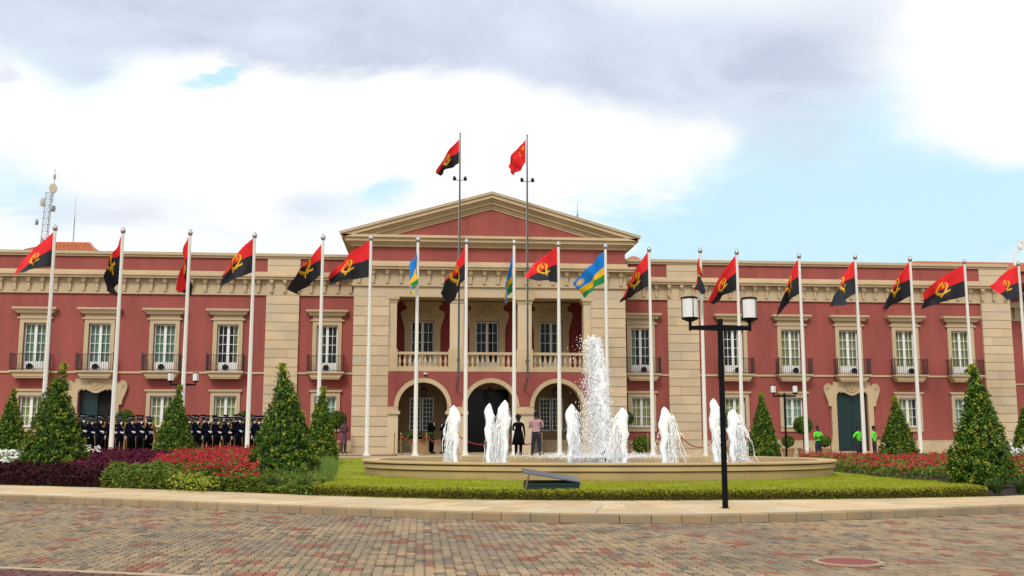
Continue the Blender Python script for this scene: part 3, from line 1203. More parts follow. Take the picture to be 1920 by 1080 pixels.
part(mb, 'pediment_cornice', M_stone)
part(MB().prism([(-5.9, 11.32), (5.9, 11.32), (0, 13.0)], PY - .02, PY + .3), 'tympanum', M_red)
AP, SL = 13.62, .2865
for t0, t1, xe, y in ((0, .11, 7.62, PY - .62), (.11, .30, 7.54, PY - .54), (.30, .40, 7.42, PY - .38), (.40, .56, 7.34, PY - .28), (.56, .70, 7.2, PY - .13), (.70, .80, 7.1, PY - .07)):
    za, ze = AP - t0, AP - SL * xe - t0
    th = t1 - t0
    part(MB().prism([(-xe, ze), (0, za), (xe, ze), (xe, ze - th), (0, za - th), (-xe, ze - th)], y, 4.0 - t0 * .05), 'raking_moulding', M_stone)
part(MB().prism([(-7.0, 11.32), (7.0, 11.32), (0, 13.2)], 3.2, 3.5), 'gable_back', M_red)
# roof covering of the gable
for s_ in (-1, 1):
    V = [(0, PY - .63, AP + .012), (s_ * 7.66, PY - .63, AP - SL * 7.66 + .012), (s_ * 7.66, 4.0, AP - SL * 7.66 + .012), (0, 4.0, AP + .012)]
    part(MB().add(V, [(0, 1, 2, 3)]), 'gable_roof', M_tile)

# loggia (upper floor)
BW = -1.0                                # back wall plane
mb = MB()
grid_wall(mb, -PI2, PI2, 4.55, 8.5, BW, [(c - .63, c + .63, 4.62, 7.38) for c in (-3.45, 0, 3.45)], .4)
part(mb, 'loggia_wall', M_redrough)
mb = MB()
for s_ in (-1, 1):
    mb.add([(s_ * (PI2 - .012), PY + .7, 4.5), (s_ * (PI2 - .012), BW, 4.5), (s_ * (PI2 - .012), BW, 8.5), (s_ * (PI2 - .012), PY + .7, 8.5)], [(0, 1, 2, 3)])
part(mb, 'loggia_side_wall', M_redrough)
part(MB().box(-PI2, PI2, PY + .05, BW + .01, 8.45, 8.6), 'loggia_ceiling', M_stone)
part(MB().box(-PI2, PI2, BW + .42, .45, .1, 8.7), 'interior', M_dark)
mb = MB()
mb.box(-PI2, PI2, PY - .02, PY + .55, 4.5, 4.70)
mb.box(-PI2, PI2, PY + .55, BW, 4.46, 4.6)
part(mb, 'loggia_floor', M_stone)
# columns with pedestals and capitals
for cxx, hw in ((-1.72, .35), (1.72, .35), (-4.94, .19), (4.94, .19)):
    mb = MB()
    y0, y1 = PY + .05, PY + .7
    if hw < .3:
        y0 += .06
    mb.box(cxx - hw, cxx + hw, y0, y1, 5.62, 8.05)
    col_ = part(mb, 'column', M_block)
    MB().box(cxx - hw - .07, cxx + hw + .07, y0 - .06, y1 + .05, 4.70, 5.60).build('pedestal', M_stone, col_)
    mb = MB()
    mb.box(cxx - hw - .035, cxx + hw + .035, y0 - .035, y1 + .035, 5.59, 5.66)
    mb.box(cxx - hw - .04, cxx + hw + .04, y0 - .04, y1 + .04, 7.97, 8.05)
    mb.frustum(cxx, (y0 + y1) / 2, 8.05, 8.15, hw + .03, .36, hw + .11, .43)
    mb.box(cxx - hw - .13, cxx + hw + .13, y0 - .13, y1 + .1, 8.15, 8.258)
    mb.build('capital', M_stone, col_)
# balustrades
BALP = [(.075, 0), (.075, .05), (.05, .07), (.045, .1), (.085, .22), (.09, .28), (.06, .40), (.038, .5), (.045, .53), (.055, .55), (.055, .58), (.075, .6), (.075, .64)]
BAL = proto(MB().lathe(BALP, 12), 'baluster', M_stone, smooth=40)
for a, b in ((-4.70, -2.14), (-1.30, 1.30), (2.14, 4.70)):
    bl = part(MB().box(a, b, PY + .14, PY + .40, 5.36, 5.49), 'handrail', M_stone)
    MB().box(a, b, PY + .16, PY + .38, 4.70, 4.76).build('bottom_rail', M_stone, bl)
    n = 10
    for i in range(n):
        inst(BAL, 'baluster', bl, (a + (b - a) * (i + .5) / n, PY + .27, 4.74))
# loggia doors with carved surrounds
SO = [(.95, 4.6), (.95, 6.9), (1.0, 7.0), (1.0, 7.15), (1.12, 7.5), (1.18, 7.75), (1.10, 7.9), (.92, 7.95), (.86, 8.05), (.9, 8.2), (1.02, 8.25), (1.05, 8.4), (0, 8.4)]
mb, gb3 = sash_mesh(.62, 4.62, 7.37, 4, 5.2)
LS = proto(mb, 'sash', M_white)
LG = proto(MB().add([(-.55, .19, gb3), (.55, .19, gb3), (.55, .19, 7.3), (-.55, .19, 7.3)], [(0, 1, 2, 3)]), 'glass', M_dimglass)
for c in (-3.45, 0, 3.45):
    mb = MB()
    for s_ in (-1, 1):
        poly = [(c + s_ * x, z) for x, z in SO] + [(c, 7.38), (c + s_ * .63, 7.38), (c + s_ * .63, 4.6)]
        mb.prism(poly, BW - .12, BW - .004)
    w = part(mb, 'door_surround', M_stone)
    for s_ in (-1, 1):
        MB().tube([(c + s_ * (.28 + .2 * math.cos(a) * (1 - a / 9)), BW - .13, 7.92 + .2 * math.sin(a) * (1 - a / 9)) for a in np.linspace(-1.2, 5, 16)], .03, 6).build('carved_scroll', M_stone, w, smooth=True)
        MB().tube([(c + s_ * x, BW - .13, z - .06) for x, z in ((.35, 7.6), (.55, 7.7), (.75, 7.62), (.9, 7.72))], .03, 6).build('carved_garland', M_stone, w, smooth=True)
    if c == 0:
        MB().tube([(c + .3 * math.cos(a), BW - .14, 7.92 + .27 * math.sin(a)) for a in np.linspace(0, 6.283, 25)], .035, 6).build('carved_wreath', M_stone, w, smooth=True)
    else:
        MB().ball((c, BW - .12, 7.9), .16, 10, sy=.4).build('carved_boss', M_stone, w, smooth=True)
    inst(LS, 'sash', w, (c, BW, 0))
    inst(LG, 'glass', w, (c, BW, 0))

# ground floor arcade
AC, AR, AO, SPR = (-3.39, 0.0, 3.39), 1.22, 1.43, 2.74
mb = MB()
TOPZ = 4.5
for c in AC:
    n = 24
    pts = [(c - AR * math.cos(math.pi * i / n), SPR + AR * math.sin(math.pi * i / n)) for i in range(n + 1)]
    for i in range(n):
        (xa, za), (xb, zb_) = pts[i], pts[i + 1]
        for y in (PY, PY + .6):
            mb.add([(xa, y, za), (xb, y, zb_), (xb, y, TOPZ), (xa, y, TOPZ)], [(0, 1, 2, 3)])
        mb.add([(xa, PY, za), (xb, PY, zb_), (xb, PY + .6, zb_), (xa, PY + .6, za)], [(0, 1, 2, 3)], 1)
edges = [-PI2] + [v for c in AC for v in (c - AR, c + AR)] + [PI2]
piers = [(edges[i], edges[i + 1]) for i in range(0, 8, 2)]
for a, b in piers:
    for y in (PY, PY + .6):
        mb.add([(a, y, SPR), (b, y, SPR), (b, y, TOPZ), (a, y, TOPZ)], [(0, 1, 2, 3)])
mb.build('arcade_wall', [M_red, M_stone], PAL, fix=False)
for a, b in piers:
    pr = part(MB().box(a, b, PY + .012, PY + .59, .1, SPR), 'arcade_pier', M_block)
    mb = MB().box(a - (.1 if a > -5 else 0), b + (.1 if b < 5 else 0), PY - .09, PY + .66, 2.38, 2.5)
    mb.box(a - (.06 if a > -5 else 0), b + (.06 if b < 5 else 0), PY - .05, PY + .63, 2.5, 2.56)
    mb.build('impost', M_stone, pr)
    MB().box(a, b, PY - .03, PY + .005, 2.562, SPR + .002).build('impost_block', M_stone, pr)
for c in AC:
    n = 28
    V, F = [], []
    for i in range(n + 1):
        t = math.pi * i / n
        for r_ in (AR - .004, AO):
            for y in (PY - .06, PY + .03):
                V.append((c - r_ * math.cos(t), y, SPR + r_ * math.sin(t)))
    for i in range(n):
        k = 4 * i
        F += [(k, k + 2, k + 6, k + 4), (k + 2, k + 3, k + 7, k + 6), (k + 1, k, k + 4, k + 5)]
    part(MB().add(V, F), 'archivolt', M_stone, smooth=30)
# porch behind the arches
mb = MB()
grid_wall(mb, -PI2, PI2, .3, 4.48, BW, [(-4.1, -2.8, 1.55, 3.3), (2.8, 4.1, 1.55, 3.3), (-1.15, 1.15, .3, 3.75)], .4)
part(mb, 'porch_wall', M_porch)
mb = MB()
for s_ in (-1, 1):
    mb.add([(s_ * (PI2 - .013), PY + .6, .3), (s_ * (PI2 - .013), BW, .3), (s_ * (PI2 - .013), BW, 4.48), (s_ * (PI2 - .013), PY + .6, 4.48)], [(0, 1, 2, 3)])
    mb.box(s_ * 1.9 - .12, s_ * 1.9 + .12, BW - .4, BW - .002, .3, 4.45)
part(mb, 'porch_side_wall', M_redrough)
part(MB().box(-PI2, PI2, PY + .02, BW, .2, .47), 'porch_floor', M_plaza)
for xa, xb in ((-PI2 + .02, -1.3), (1.3, PI2 - .02)):
    part(MB().box(xa, xb, BW - .08, BW - .003, .46, 1.1), 'porch_plinth', M_stone)
for c in (-3.45, 3.45):
    mb = MB()
    y0, y1 = BW + .1, BW + .16
    for s_ in (-1, 1):
        xa, xb = sorted((c + s_ * .03, c + s_ * .64))
        mb.box(xa, xa + .06, y0, y1, 1.56, 3.29)
        mb.box(xb - .06, xb, y0, y1, 1.56, 3.29)
        mb.box(xa + .06, xb - .06, y0, y1, 3.23, 3.29)
        mb.box(xa + .06, xb - .06, y0, y1, 1.56, 1.62)
        for i in (1, 2):
            x = xa + .06 + (xb - xa - .12) * i / 3
            mb.box(x - .012, x + .012, y0 + .01, y1 - .01, 1.62, 3.23)
        for i in range(1, 7):
            z = 1.62 + 1.61 * i / 7
            mb.box(xa + .06, xb - .06, y0 + .012, y1 - .012, z - .012, z + .012)
    w = part(mb, 'porch_window', M_white)
    MB().add([(c - .6, y1 - .02, 1.6), (c + .6, y1 - .02, 1.6), (c + .6, y1 - .02, 3.25), (c - .6, y1 - .02, 3.25)], [(0, 1, 2, 3)]).build('glass', M_dimglass, w)
mb = MB()
for x0, x1 in ((-1.14, -.02), (.02, 1.14)):
    mb.box(x0, x1, BW + .1, BW + .15, .47, 3.2)
part(mb, 'entrance_door', M_blackdoor)
mb = MB()
mb.box(-1.14, 1.14, BW + .08, BW + .12, 3.2, 3.74)
part(mb, 'fanlight', M_blackdoor)
# hanging lanterns
for c in AC:
    lt = empty('hanging_lantern', ['black hanging lantern inside the left arch of the portico', 'black hanging lantern inside the middle arch of the portico',
                                   'black hanging lantern inside the right arch of the portico'][AC.index(c)], 'lantern', (c + .05, -2.6, 3.35), group='lanterns hanging under the portico')
    mb = MB()
    mb.tube([(0, 0, .45), (0, 0, 1.11)], .012, 6)
    mb.lathe([(.02, .45), (.16, .30), (.17, .27), (.02, .27)], 6)
    for i in range(6):
        a = i * math.pi / 3
        mb.tube([(.15 * math.cos(a), .15 * math.sin(a), .28), (.09 * math.cos(a), .09 * math.sin(a), 0)], .012, 4)
    mb.lathe([(.10, 0), (.09, -.03), (.02, -.08)], 6)
    mb.build('lantern_frame', M_iron, lt)
    MB().lathe([(.08, .01), (.135, .27)], 6).build('lantern_glass', M_glass, lt)
dc = empty('dome_camera', 'small white dome camera under the loggia floor above left arch', 'camera', (-3.28, PY - .08, 4.36))
MB().lathe([(.10, .06), (.10, .0), (.085, -.02)], 14).build('housing', M_white, dc, smooth=30)
MB().lathe([(.075, -.02), (.06, -.07), (.02, -.095)], 14).build('dome', M_blackdoor, dc, smooth=True)

# set back end wings, seen past the end pilasters
for sgn in (-1, 1):
    x0, x1 = sorted((sgn * EX, sgn * 52))
    yb = 8.5
    wx = [sgn * 33.4, sgn * 37.0, sgn * 41, sgn * 45]
    mb = MB()
    grid_wall(mb, x0, x1, -.1, 10.5, yb, [o for c in wx for o in ((c - .565, c + .565, 4.66, 7.19), (c - .575, c + .575, 1.78, 3.39))], .4)
    part(mb, 'wing_wall', M_red)
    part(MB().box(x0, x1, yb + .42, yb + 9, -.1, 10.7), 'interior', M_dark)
    mb = MB()
    mb.box(x0, x1, yb - .46, yb - .002, 9.62, 9.85)
    mb.box(x0, x1, yb - .14, yb - .002, 9.85, 10.05)
    part(mb, 'cornice', M_stone)
    part(MB().box(x0, x1, yb - .08, yb - .002, 8.78, 9.62), 'frieze', M_trim)
    part(MB().box(x0, x1, yb - .2, yb + .2, 10.5, 10.75), 'coping', M_trim)
    part(MB().box(x0, x1, yb - .06, yb - .002, 4.56, 4.66), 'string_course', M_stone)
    part(MB().box(x0, x1, yb - .09, yb - .002, -.1, 1.06), 'plinth', M_stone)
    part(MB().box(min(sgn * EX, sgn * (EX - .2)), max(sgn * EX, sgn * (EX - .2)), .003, yb + 1, -.1, 10.9), 'end_wall', M_red)
    for i in range(12):
        inst(MODM, 'modillion', PAL, (sgn * (30.6 + .7 * i), yb - .08, 9.12))
    for c in wx:
        w = inst(UF, 'window', PAL, (c, yb, 0))
        inst(UH, 'hood', w)
        inst(US, 'sash', w)
        inst(UG, 'glass', w)
        inst(CU[0], 'curtain', w)
        b = inst(BS, 'balcony', PAL, (c, yb, 0))
        inst(BR, 'railing', b)
        w = inst(GF, 'window', PAL, (c, yb, 0))
        inst(GS, 'sash', w)
        inst(GG, 'glass', w)
        inst(CG[0], 'curtain', w)


# tiled roofs behind the parapet
def tiled(name, x0, x1, y0, y1, z0, z1, hip0, hip1):
    """front slope of barrel tiles from eave (y0,z0) to ridge (y1,z1), hipped at the ends"""
    mb = MB()
    nrow = 9
    tw = .22
    for r in range(nrow):
        t0, t1 = r / nrow, (r + 1.12) / nrow
        xa, xb = x0 + hip0 * t0, x1 - hip1 * t0
        n = max(1, int((xb - xa) / tw))
        for i in range(n):
            x = xa + (i + .5) * (xb - xa) / n
            V = []
            for t, lift in ((t0, .03), (t1, 0.0)):
                y, z = y0 + (y1 - y0) * t, z0 + (z1 - z0) * t
                for a in (0, 45, 90, 135, 180):
                    V.append((x - .1 * math.cos(R(a)), y, z + .07 * math.sin(R(a)) + lift))
            mb.add(V, [(k, k + 1, k + 6, k + 5) for k in range(4)] + [(0, 1, 2, 3, 4)])
    mb.add([(x0, y0, z0), (x1, y0, z0), (x1 - hip1, y1, z1), (x0 + hip0, y1, z1)], [(0, 1, 2, 3)])
    mb.tube([(x0 + hip0, y1, z1), (x1 - hip1, y1, z1)], .11, 8)
    mb.tube([(x0, y0, z0), (x0 + hip0, y1, z1)], .11, 8)
    mb.tube([(x1, y0, z0), (x1 - hip1, y1, z1)], .11, 8)
    o = mb.build('roof', M_tile, PAL, fix=False)
    # other slopes
    y2 = y1 + (y1 - y0)
    MB().add([(x0, y0, z0), (x0 + hip0, y1, z1), (x1 - hip1, y1, z1), (x1, y0, z0), (x0, y2, z0), (x1, y2, z0)], [(0, 1, 4), (3, 5, 2), (1, 2, 5, 4)]).build('rear_slope', M_tile, o, fix=False)
    return o


tiled('roof', -27.3, -23.2, 7.2, 9.2, 12.28, 13.12, 1.2, 1.0)
MB().box(-27.2, -23.3, 7.4, 11.0, 10.9, 12.3).build('roof_house', M_red, PAL)
tiled('roof', 25.6, 37.5, 5.6, 8.6, 11.6, 12.62, 3.4, 0)
MB().box(26, 37.4, 5.8, 11.4, 10.9, 11.62).build('roof_house', M_red, PAL)
tiled('roof', 30.8, 52, 8.4, 11.2, 10.85, 12.3, 0, 0)

# balcony floodlights ---------------------------------------------------------
fl0 = None
wpos = sorted([(s_ * w, s_) for s_ in (-1, 1) for w in WX])
vis_f = [p for p in wpos if p[0] > -25]
names = ['on the first balcony at the far left', 'on the balcony above the dark doorway', 'on the third balcony from the left', 'on the fourth balcony from the left',
         'on the last balcony left of the portico', 'on the first balcony right of the portico', 'on the balcony behind the near lamp post',
         'on the third balcony right of the portico', 'on the balcony above the closed green door', 'on the second balcony from the right', 'on the rightmost balcony by the end pilaster']
for (x, _), nm in zip(vis_f, names):
    loc = (x + .03, -.42, 4.67)
    lb = 'round black floodlight ' + nm
    if fl0 is None:
        fl0 = empty('floodlight', lb, 'floodlight', loc, group='floodlights on the balconies')
        mb = MB()
        mb.tube([(0, -.16, .2), (0, -.1, .2), (0, .02, .2), (0, .1, .2)], [.165, .16, .13, .06], 16)
        mb.build('lamp_housing', M_iron, fl0, smooth=40)
        MB().tube([(0, -.163, .2), (0, -.172, .2)], .14, 16).build('lens', M_blackdoor, fl0, smooth=40)
        MB().box(-.18, .18, -.05, .0, 0, .03).box(-.19, -.17, -.04, -.01, .03, .22).box(.17, .19, -.04, -.01, .03, .22).build('bracket', M_iron, fl0)
    else:
        copy_tree(fl0, loc, 0, 1, lb)

# ------------------------------------------------------------------ fountain
FT = empty('fountain_basin', 'wide oval sandstone fountain basin with moulded rim on the lawn', 'fountain', (1.75, -24.9, 0), R(-5))


def oval(a, b, n=120, e=2.25):
    o = []
    for i in range(n):
        t = 2 * math.pi * i / n
        c, s_ = math.cos(t), math.sin(t)
        o.append((a * math.copysign(abs(c) ** (2 / e), c), b * math.copysign(abs(s_) ** (2 / e), s_)))
    return o


def ring(prof, a=6.85, b=4.62, n=120):
    V, F = [], []
    for d, z in prof:
        V += [(x, y, z) for x, y in oval(a + d, b + d, n)]
    for i in range(len(prof) - 1):
        for j in range(n):
            p, q = i * n + j, i * n + (j + 1) % n
            F.append((p, q, q + n, p + n))
    return MB().add(V, F)


ring([(-.16, .12), (-.09, .30), (-.06, .462), (-.14, .466), (-.14, .49)]).build('wall', M_basin, FT, smooth=20)
ring([(-.14, .488), (-.01, .49), (.0, .50), (.0, .60), (-.01, .61), (-.11, .615), (-.11, .64)]).build('band', M_basin, FT, smooth=20)
ring([(-.11, .638), (.03, .64), (.055, .652), (.055, .69), (.04, .70), (-.42, .70), (-.44, .685), (-.44, .2)]).build('rim', M_basin, FT, smooth=20)
mb = MB()
mb.add([(x, y, .54) for x, y in oval(6.43, 4.2)], [tuple(range(120))])
mb.build('water', M_water, FT)


def blobs(centres, radii, mats_=(M_foam,), name='spray', parent=None, sq=None):
    """many little irregular water drops as one mesh"""
    t = (1 + 5 ** .5) / 2
    iv = np.array([(-1, t, 0), (1, t, 0), (-1, -t, 0), (1, -t, 0), (0, -1, t), (0, 1, t), (0, -1, -t), (0, 1, -t), (t, 0, -1), (t, 0, 1), (-t, 0, -1), (-t, 0, 1)], float)
    iv /= np.linalg.norm(iv[0])
    fi = np.array([(0, 11, 5), (0, 5, 1), (0, 1, 7), (0, 7, 10), (0, 10, 11), (1, 5, 9), (5, 11, 4), (11, 10, 2), (10, 7, 6), (7, 1, 8), (3, 9, 4), (3, 4, 2), (3, 2, 6), (3, 6, 8), (3, 8, 9),
                   (4, 9, 5), (2, 4, 11), (6, 2, 10), (8, 6, 7), (9, 8, 1)])
    c = np.asarray(centres, float)
    r_ = np.asarray(radii, float)
    n = len(c)
    jit = 1 + rng.normal(0, .18, (n, 12, 1))
    st = np.ones((n, 1, 3))
    if sq is not None:
        st[:, 0, 2] = sq
    V = (c[:, None, :] + iv[None] * r_[:, None, None] * jit * st)
    me = bpy.data.meshes.new(name)
    F = (fi[None] + (np.arange(n) * 12)[:, None, None]).reshape(-1).astype(np.int32)
    me.vertices.add(n * 12)
    me.vertices.foreach_set('co', V.astype(np.float32).ravel())
    me.loops.add(len(F))
    me.loops.foreach_set('vertex_index', F)
    me.polygons.add(n * 20)
    me.polygons.foreach_set('loop_start', np.arange(0, n * 60, 3, dtype=np.int32))
    me.polygons.foreach_set('loop_total', np.full(n * 20, 3, np.int32))
    me.polygons.foreach_set('use_smooth', np.ones(n * 20, bool))
    me.materials.append(mats_[0])
    me.update(calc_edges=True)
    o = bpy.data.objects.new(name, me)
    COL.objects.link(o)
    if parent is not None:
        o.parent = parent
        o['kind'] = 'stuff'
    return o


def jet(loc, h, w, label, lean=0.0, fallx=1.0, seed=0):
    """a foaming jet: rising core, swollen head and strands falling back"""
    r = random.Random(seed)
    g = np.random.default_rng(seed + 100)
    t = empty('water_jet', label, 'fountain jet', loc, group='low water jets in the fountain')
    mb = MB()
    n, m = 34, 14
    V, F = [], []
    va = r.uniform(-.6, .6) + (math.pi if lean < 0 else 0)      # side on which the veil falls
    for i in range(n + 1):
        s_ = i / n
        rad = w * float(np.interp(s_, [0, .15, .4, .6, .76, .88, .95, 1], [.16, .17, .22, .30, .36, .32, .22, .03]))
        for j in range(m):
            a = 2 * math.pi * j / m
            k = 1 + .07 * math.sin(3 * a + i * .5 + seed) + .07 * math.sin(5 * a - i * .8 + seed) + r.uniform(-.07, .07)
            V.append((math.cos(a) * rad * k + lean * s_ * s_ * .10 + .02 * math.sin(i * .5 + seed), math.sin(a) * rad * k, s_ * h))
    for i in range(n):
        for j in range(m):
            p, q = i * m + j, i * m + (j + 1) % m
            F.append((p, q, q + m, p + m))
    mb.add(V, F).add(V[-m:], [tuple(range(m))])
    mb.build('water_column', M_foam, t, smooth=True, fix=False)
    mb = MB()
    for k in range(60):
        a = va + r.gauss(0, .75)
        d = w * r.uniform(.2, .36)
        out = w * abs(r.gauss(.16, .26))
        z0 = h * r.uniform(.5, .9)
        zl = max(0, z0 - h * r.uniform(.25, .8))
        q = 11
        pts, ph, am = [], r.uniform(0, 6), w * r.uniform(.03, .10)
        for i in range(q + 1):
            s_ = i / q
            rr = d + out * math.sqrt(s_)
            pts.append((math.cos(a) * rr * fallx + lean * .10 + am * s_ * math.sin(ph + i * 1.1), math.sin(a) * rr * .7 + am * math.cos(ph * 2 + i * .9), z0 + (zl - z0) * s_))
        rad = [w * .026 * (1 - .5 * i / q) * r.uniform(.2, 1.9) for i in range(q + 1)]
        mb.tube(pts, rad, 5)
    mb.build('falling_strands', M_foam, t, smooth=True, fix=False)
    nd = 2400
    s_ = g.random(nd)
    a = va + g.normal(0, 1.0, nd)
    rr = w * (.18 + .34 * np.sqrt(1 - s_) * np.abs(g.normal(.8, .5, nd)))
    C_ = np.c_[np.cos(a) * rr * fallx + lean * .10, np.sin(a) * rr * .8, h * s_ * .92]
    low = g.random(nd) < .16
    C_[low, 2] *= .10
    C_[low, :2] *= 1.6
    blobs(C_, w * g.uniform(.004, .018, nd) * (.5 + g.random(nd)), parent=t, sq=g.uniform(1, 3.0, nd))
    MB().lathe([(.05, -.12), (.05, .02), (.03, .05)], 10).build('nozzle', M_iron, t)
    return t


jet((-2.50, -27.1, .54), 1.66, .40, 'low foaming jet farthest left in the fountain', -.3, 1.0, 1)
jet((-1.58, -27.0, .54), 1.72, .34, 'slim foaming jet second from the left before the dark entrance', .2, .9, 2)
jet((-1.16, -27.23, .54), 1.80, .42, 'thick foaming jet third from the left beside the slim one', -.1, 1.1, 3)
jet((1.42, -21.9, .54), 1.85, .46, 'wide back jet just left of the tall central plume', .3, 1.0, 4)
jet((1.93, -28.2, .54), 1.58, .42, 'foaming jet just right of the tall central plume', -.4, 1.3, 5)
jet((2.98, -28.3, .54), 1.60, .40, 'foaming jet below the right stone pilaster', .5, 1.2, 6)
jet((4.84, -26.7, .54), 1.88, .42, 'foaming jet left of and touching the near lamp post line', 0, 1.0, 7)
jet((6.42, -23.2, .54), 1.66, .50, 'rearmost jet on the right behind the near lamp post', .5, 1.3, 8)

# tall central plume
PL = empty('water_plume', 'tall white central water plume of the fountain with flying drops', 'fountain jet', (2.52, -21.9, .54))
n, m = 46, 16
H_ = 4.0


def plume_core(cx, top, scale, ph, tilt):
    V, F = [], []
    for i in range(n + 1):
        s_ = i / n
        rad = scale * float(np.interp(s_, [0, .1, .35, .6, .8, .92, 1], [.12, .13, .20, .21, .17, .11, .02]))
        for j in range(m):
            a = 2 * math.pi * j / m
            k = 1 + .2 * math.sin(3 * a + i * .6 + ph) + .2 * math.sin(5 * a - i * 1.15 + ph) + random.uniform(-.22, .22)
            V.append((cx + math.cos(a) * rad * k + .03 * math.sin(i * .45 + ph) + tilt * s_ * s_, math.sin(a) * rad * k, s_ * top))
    for i in range(n):
        for j in range(m):
            p, q = i * m + j, i * m + (j + 1) % m
            F.append((p, q, q + m, p + m))
    return MB().add(V, F).add(V[-m:], [tuple(range(m))])


plume_core(.0, H_, .95, 0.3, -.24).build('water_column', M_foam, PL, smooth=True, fix=False)
plume_core(-.12, H_ * .84, .62, 2.1, -.02).build('water_column', M_foam, PL, smooth=True, fix=False)
mb = MB()
for k in range(150):
    a = random.gauss(math.pi, 1.1)
    z0 = H_ * random.uniform(.25, .97)
    zl = max(.05, z0 - random.uniform(.3, 1.5))
    d = .10 + .10 * random.random()
    out = abs(random.gauss(.12, .22)) * (1.25 - z0 / H_)
    ph = random.uniform(0, 6)
    pts = []
    for i in range(10):
        s_ = i / 9
        rr = d + out * math.sqrt(s_)
        pts.append((-.24 * (z0 / H_) ** 2 + math.cos(a) * rr + .05 * s_ * math.sin(ph + i), math.sin(a) * rr + .05 * math.cos(ph + i * 1.3), z0 + (zl - z0) * s_))
    mb.tube(pts, [.011 * (1 - .6 * i / 9) * random.uniform(.2, 1.8) for i in range(10)], 5)
mb.build('falling_strands', M_foam, PL, smooth=True, fix=False)
nd = 15000
s_ = rng.random(nd) ** 1.05
side = rng.random(nd) < .72
out = np.where(side, -np.abs(rng.normal(.05, .36, nd)) * (1.12 - s_) ** .7 - .04, np.abs(rng.normal(.02, .12, nd)) * (1.2 - s_))
C_ = np.c_[-.24 * s_ ** 2 + out + np.where(side, -.02, .08) + rng.normal(0, .05, nd), rng.normal(0, .16, nd), H_ * s_ * 1.01]
blobs(C_, rng.uniform(.003, .0105, nd) * (.5 + rng.random(nd)), parent=PL, sq=rng.uniform(1.0, 3.6, nd))
MB().lathe([(.12, -.1), (.12, .32), (.08, .36)], 12).build('nozzle', M_iron, PL)
nd = 320
C_ = np.c_[-.22 - np.abs(rng.normal(.05, .30, nd)), rng.normal(0, .15, nd), 3.95 - np.abs(rng.normal(0, .45, nd)) + .25 * rng.random(nd)]
blobs(C_, rng.uniform(.004, .017, nd) * (.4 + rng.random(nd)), parent=PL, sq=rng.uniform(.8, 2.4, nd), name='flying_drops')
nd = 3000
a = rng.random(nd) * 6.283
rr = np.abs(rng.normal(.8, .5, nd))
C_ = np.c_[np.cos(a) * rr * 1.8, np.sin(a) * rr, np.abs(rng.normal(0, .07, nd)) + .12]
blobs(C_, rng.uniform(.005, .017, nd), parent=PL, name='splash')

# ------------------------------------------------------------------ flagpoles and flags
FD = [(-19.34, -10.37, 10.06, 1.52, -1.52, -1.89, -0.72, -0.47), (-16.58, -10.03, 10.06, 1.61, -0.72, -2.45, -0.42, -1.0), (-13.75, -9.81, 10.10, 1.63, -0.49, -2.35, -0.03, -0.90),
      (-11.00, -9.44, 10.13, 1.58, -1.22, -1.83, -1.09, -0.83), (-7.99, -9.21, 9.95, 1.47, -1.40, -2.10, -1.12, -0.72), (-5.83, -9.27, 10.12, 1.69, -1.81, -1.45, -1.93, -0.24),
      (-3.70, -9.08, 9.77, 1.29, -0.32, -1.78, -0.18, -0.98), (-1.46, -8.75, 9.99, 1.53, -1.04, -2.06, -0.58, -1.05), (0.76, -8.69, 9.74, 1.38, -0.42, -2.33, -0.15, -0.78),
      (2.87, -8.47, 10.14, 1.72, -1.64, -1.54, -1.10, -0.11), (5.17, -8.13, 9.98, 1.46, -1.22, -1.37, -0.77, -0.60), (7.43, -7.48, 10.13, 1.69, -1.16, -2.12, -1.08, -0.69),
      (9.97, -7.42, 9.89, 1.62, -0.41, -1.63, -0.25, -0.39), (11.87, -7.15, 10.08, 1.69, -1.43, -2.29, -0.84, -0.61), (15.30, -6.40, 10.04, 1.70, -0.98, -2.48, -0.72, -1.00),
      (18.23, -6.35, 10.04, 1.65, -1.42, -2.32, -1.15, -0.78), (21.28, -5.99, 10.04, 1.70, -1.36, -2.34, -1.05, -0.75), (24.47, -5.46, 10.06, 1.64, -2.21, -1.45, -2.07, -0.60),
      (27.64, -5.08, 10.12, 1.72, -1.95, -1.18, -1.36, -0.30)]
p0 = None
for i, d in enumerate(FD):
    g0 = float(zb(d[0]))
    where = ['at the far left edge, by the portal', 'rising in front of the dark doorway', 'beside the low twin lamp on the left', 'just left of the left stone pilaster', 'before the last balcony left of the portico',
             'before the left pier of the portico', 'before the left arch', 'between the left and middle arches', 'right of the middle arch', 'before the right arch',
             'before the right pier of the portico', 'before the first balcony right of the portico', 'at the right stone pilaster', 'just right of the near lamp post',
             'left of the closed green door', 'before the closed green door', 'behind the second cone tree from the right', 'behind the large right cone tree', 'at the far right edge'][i]
    lb = 'white flagpole, %s from the left, %s' % (ORD[i], where)
    loc = (d[0], d[1], g0)
    h = 10.2 - g0
    if p0 is None:
        p0 = empty('flagpole', lb, 'flagpole', loc, group='white flagpoles in a row before the palace')
        MB().tube([(0, 0, 0), (0, 0, 4), (0, 0, 9.65)], [.105, .088, .062], 14).build('pole', M_pole, p0, smooth=40)
        MB().lathe([(.062, 9.65), (.10, 9.72), (.115, 9.79), (.10, 9.84), (.06, 9.91), (.015, 9.95)], 14).build('finial', M_steel, p0, smooth=True)
        MB().lathe([(.20, 0), (.20, .04), (.125, .06), (.115, .2)], 16).build('base_collar', M_pole, p0, smooth=30)
        MB().tube([(.0, -.115, 1.2), (.0, -.075, 9.6)], .007, 4).build('halyard', M_white, p0)
    else:
        p_ = copy_tree(p0, loc, 0, 1, lb)
        p_.scale = (1, 1, (10.3 - g0) / 9.85)


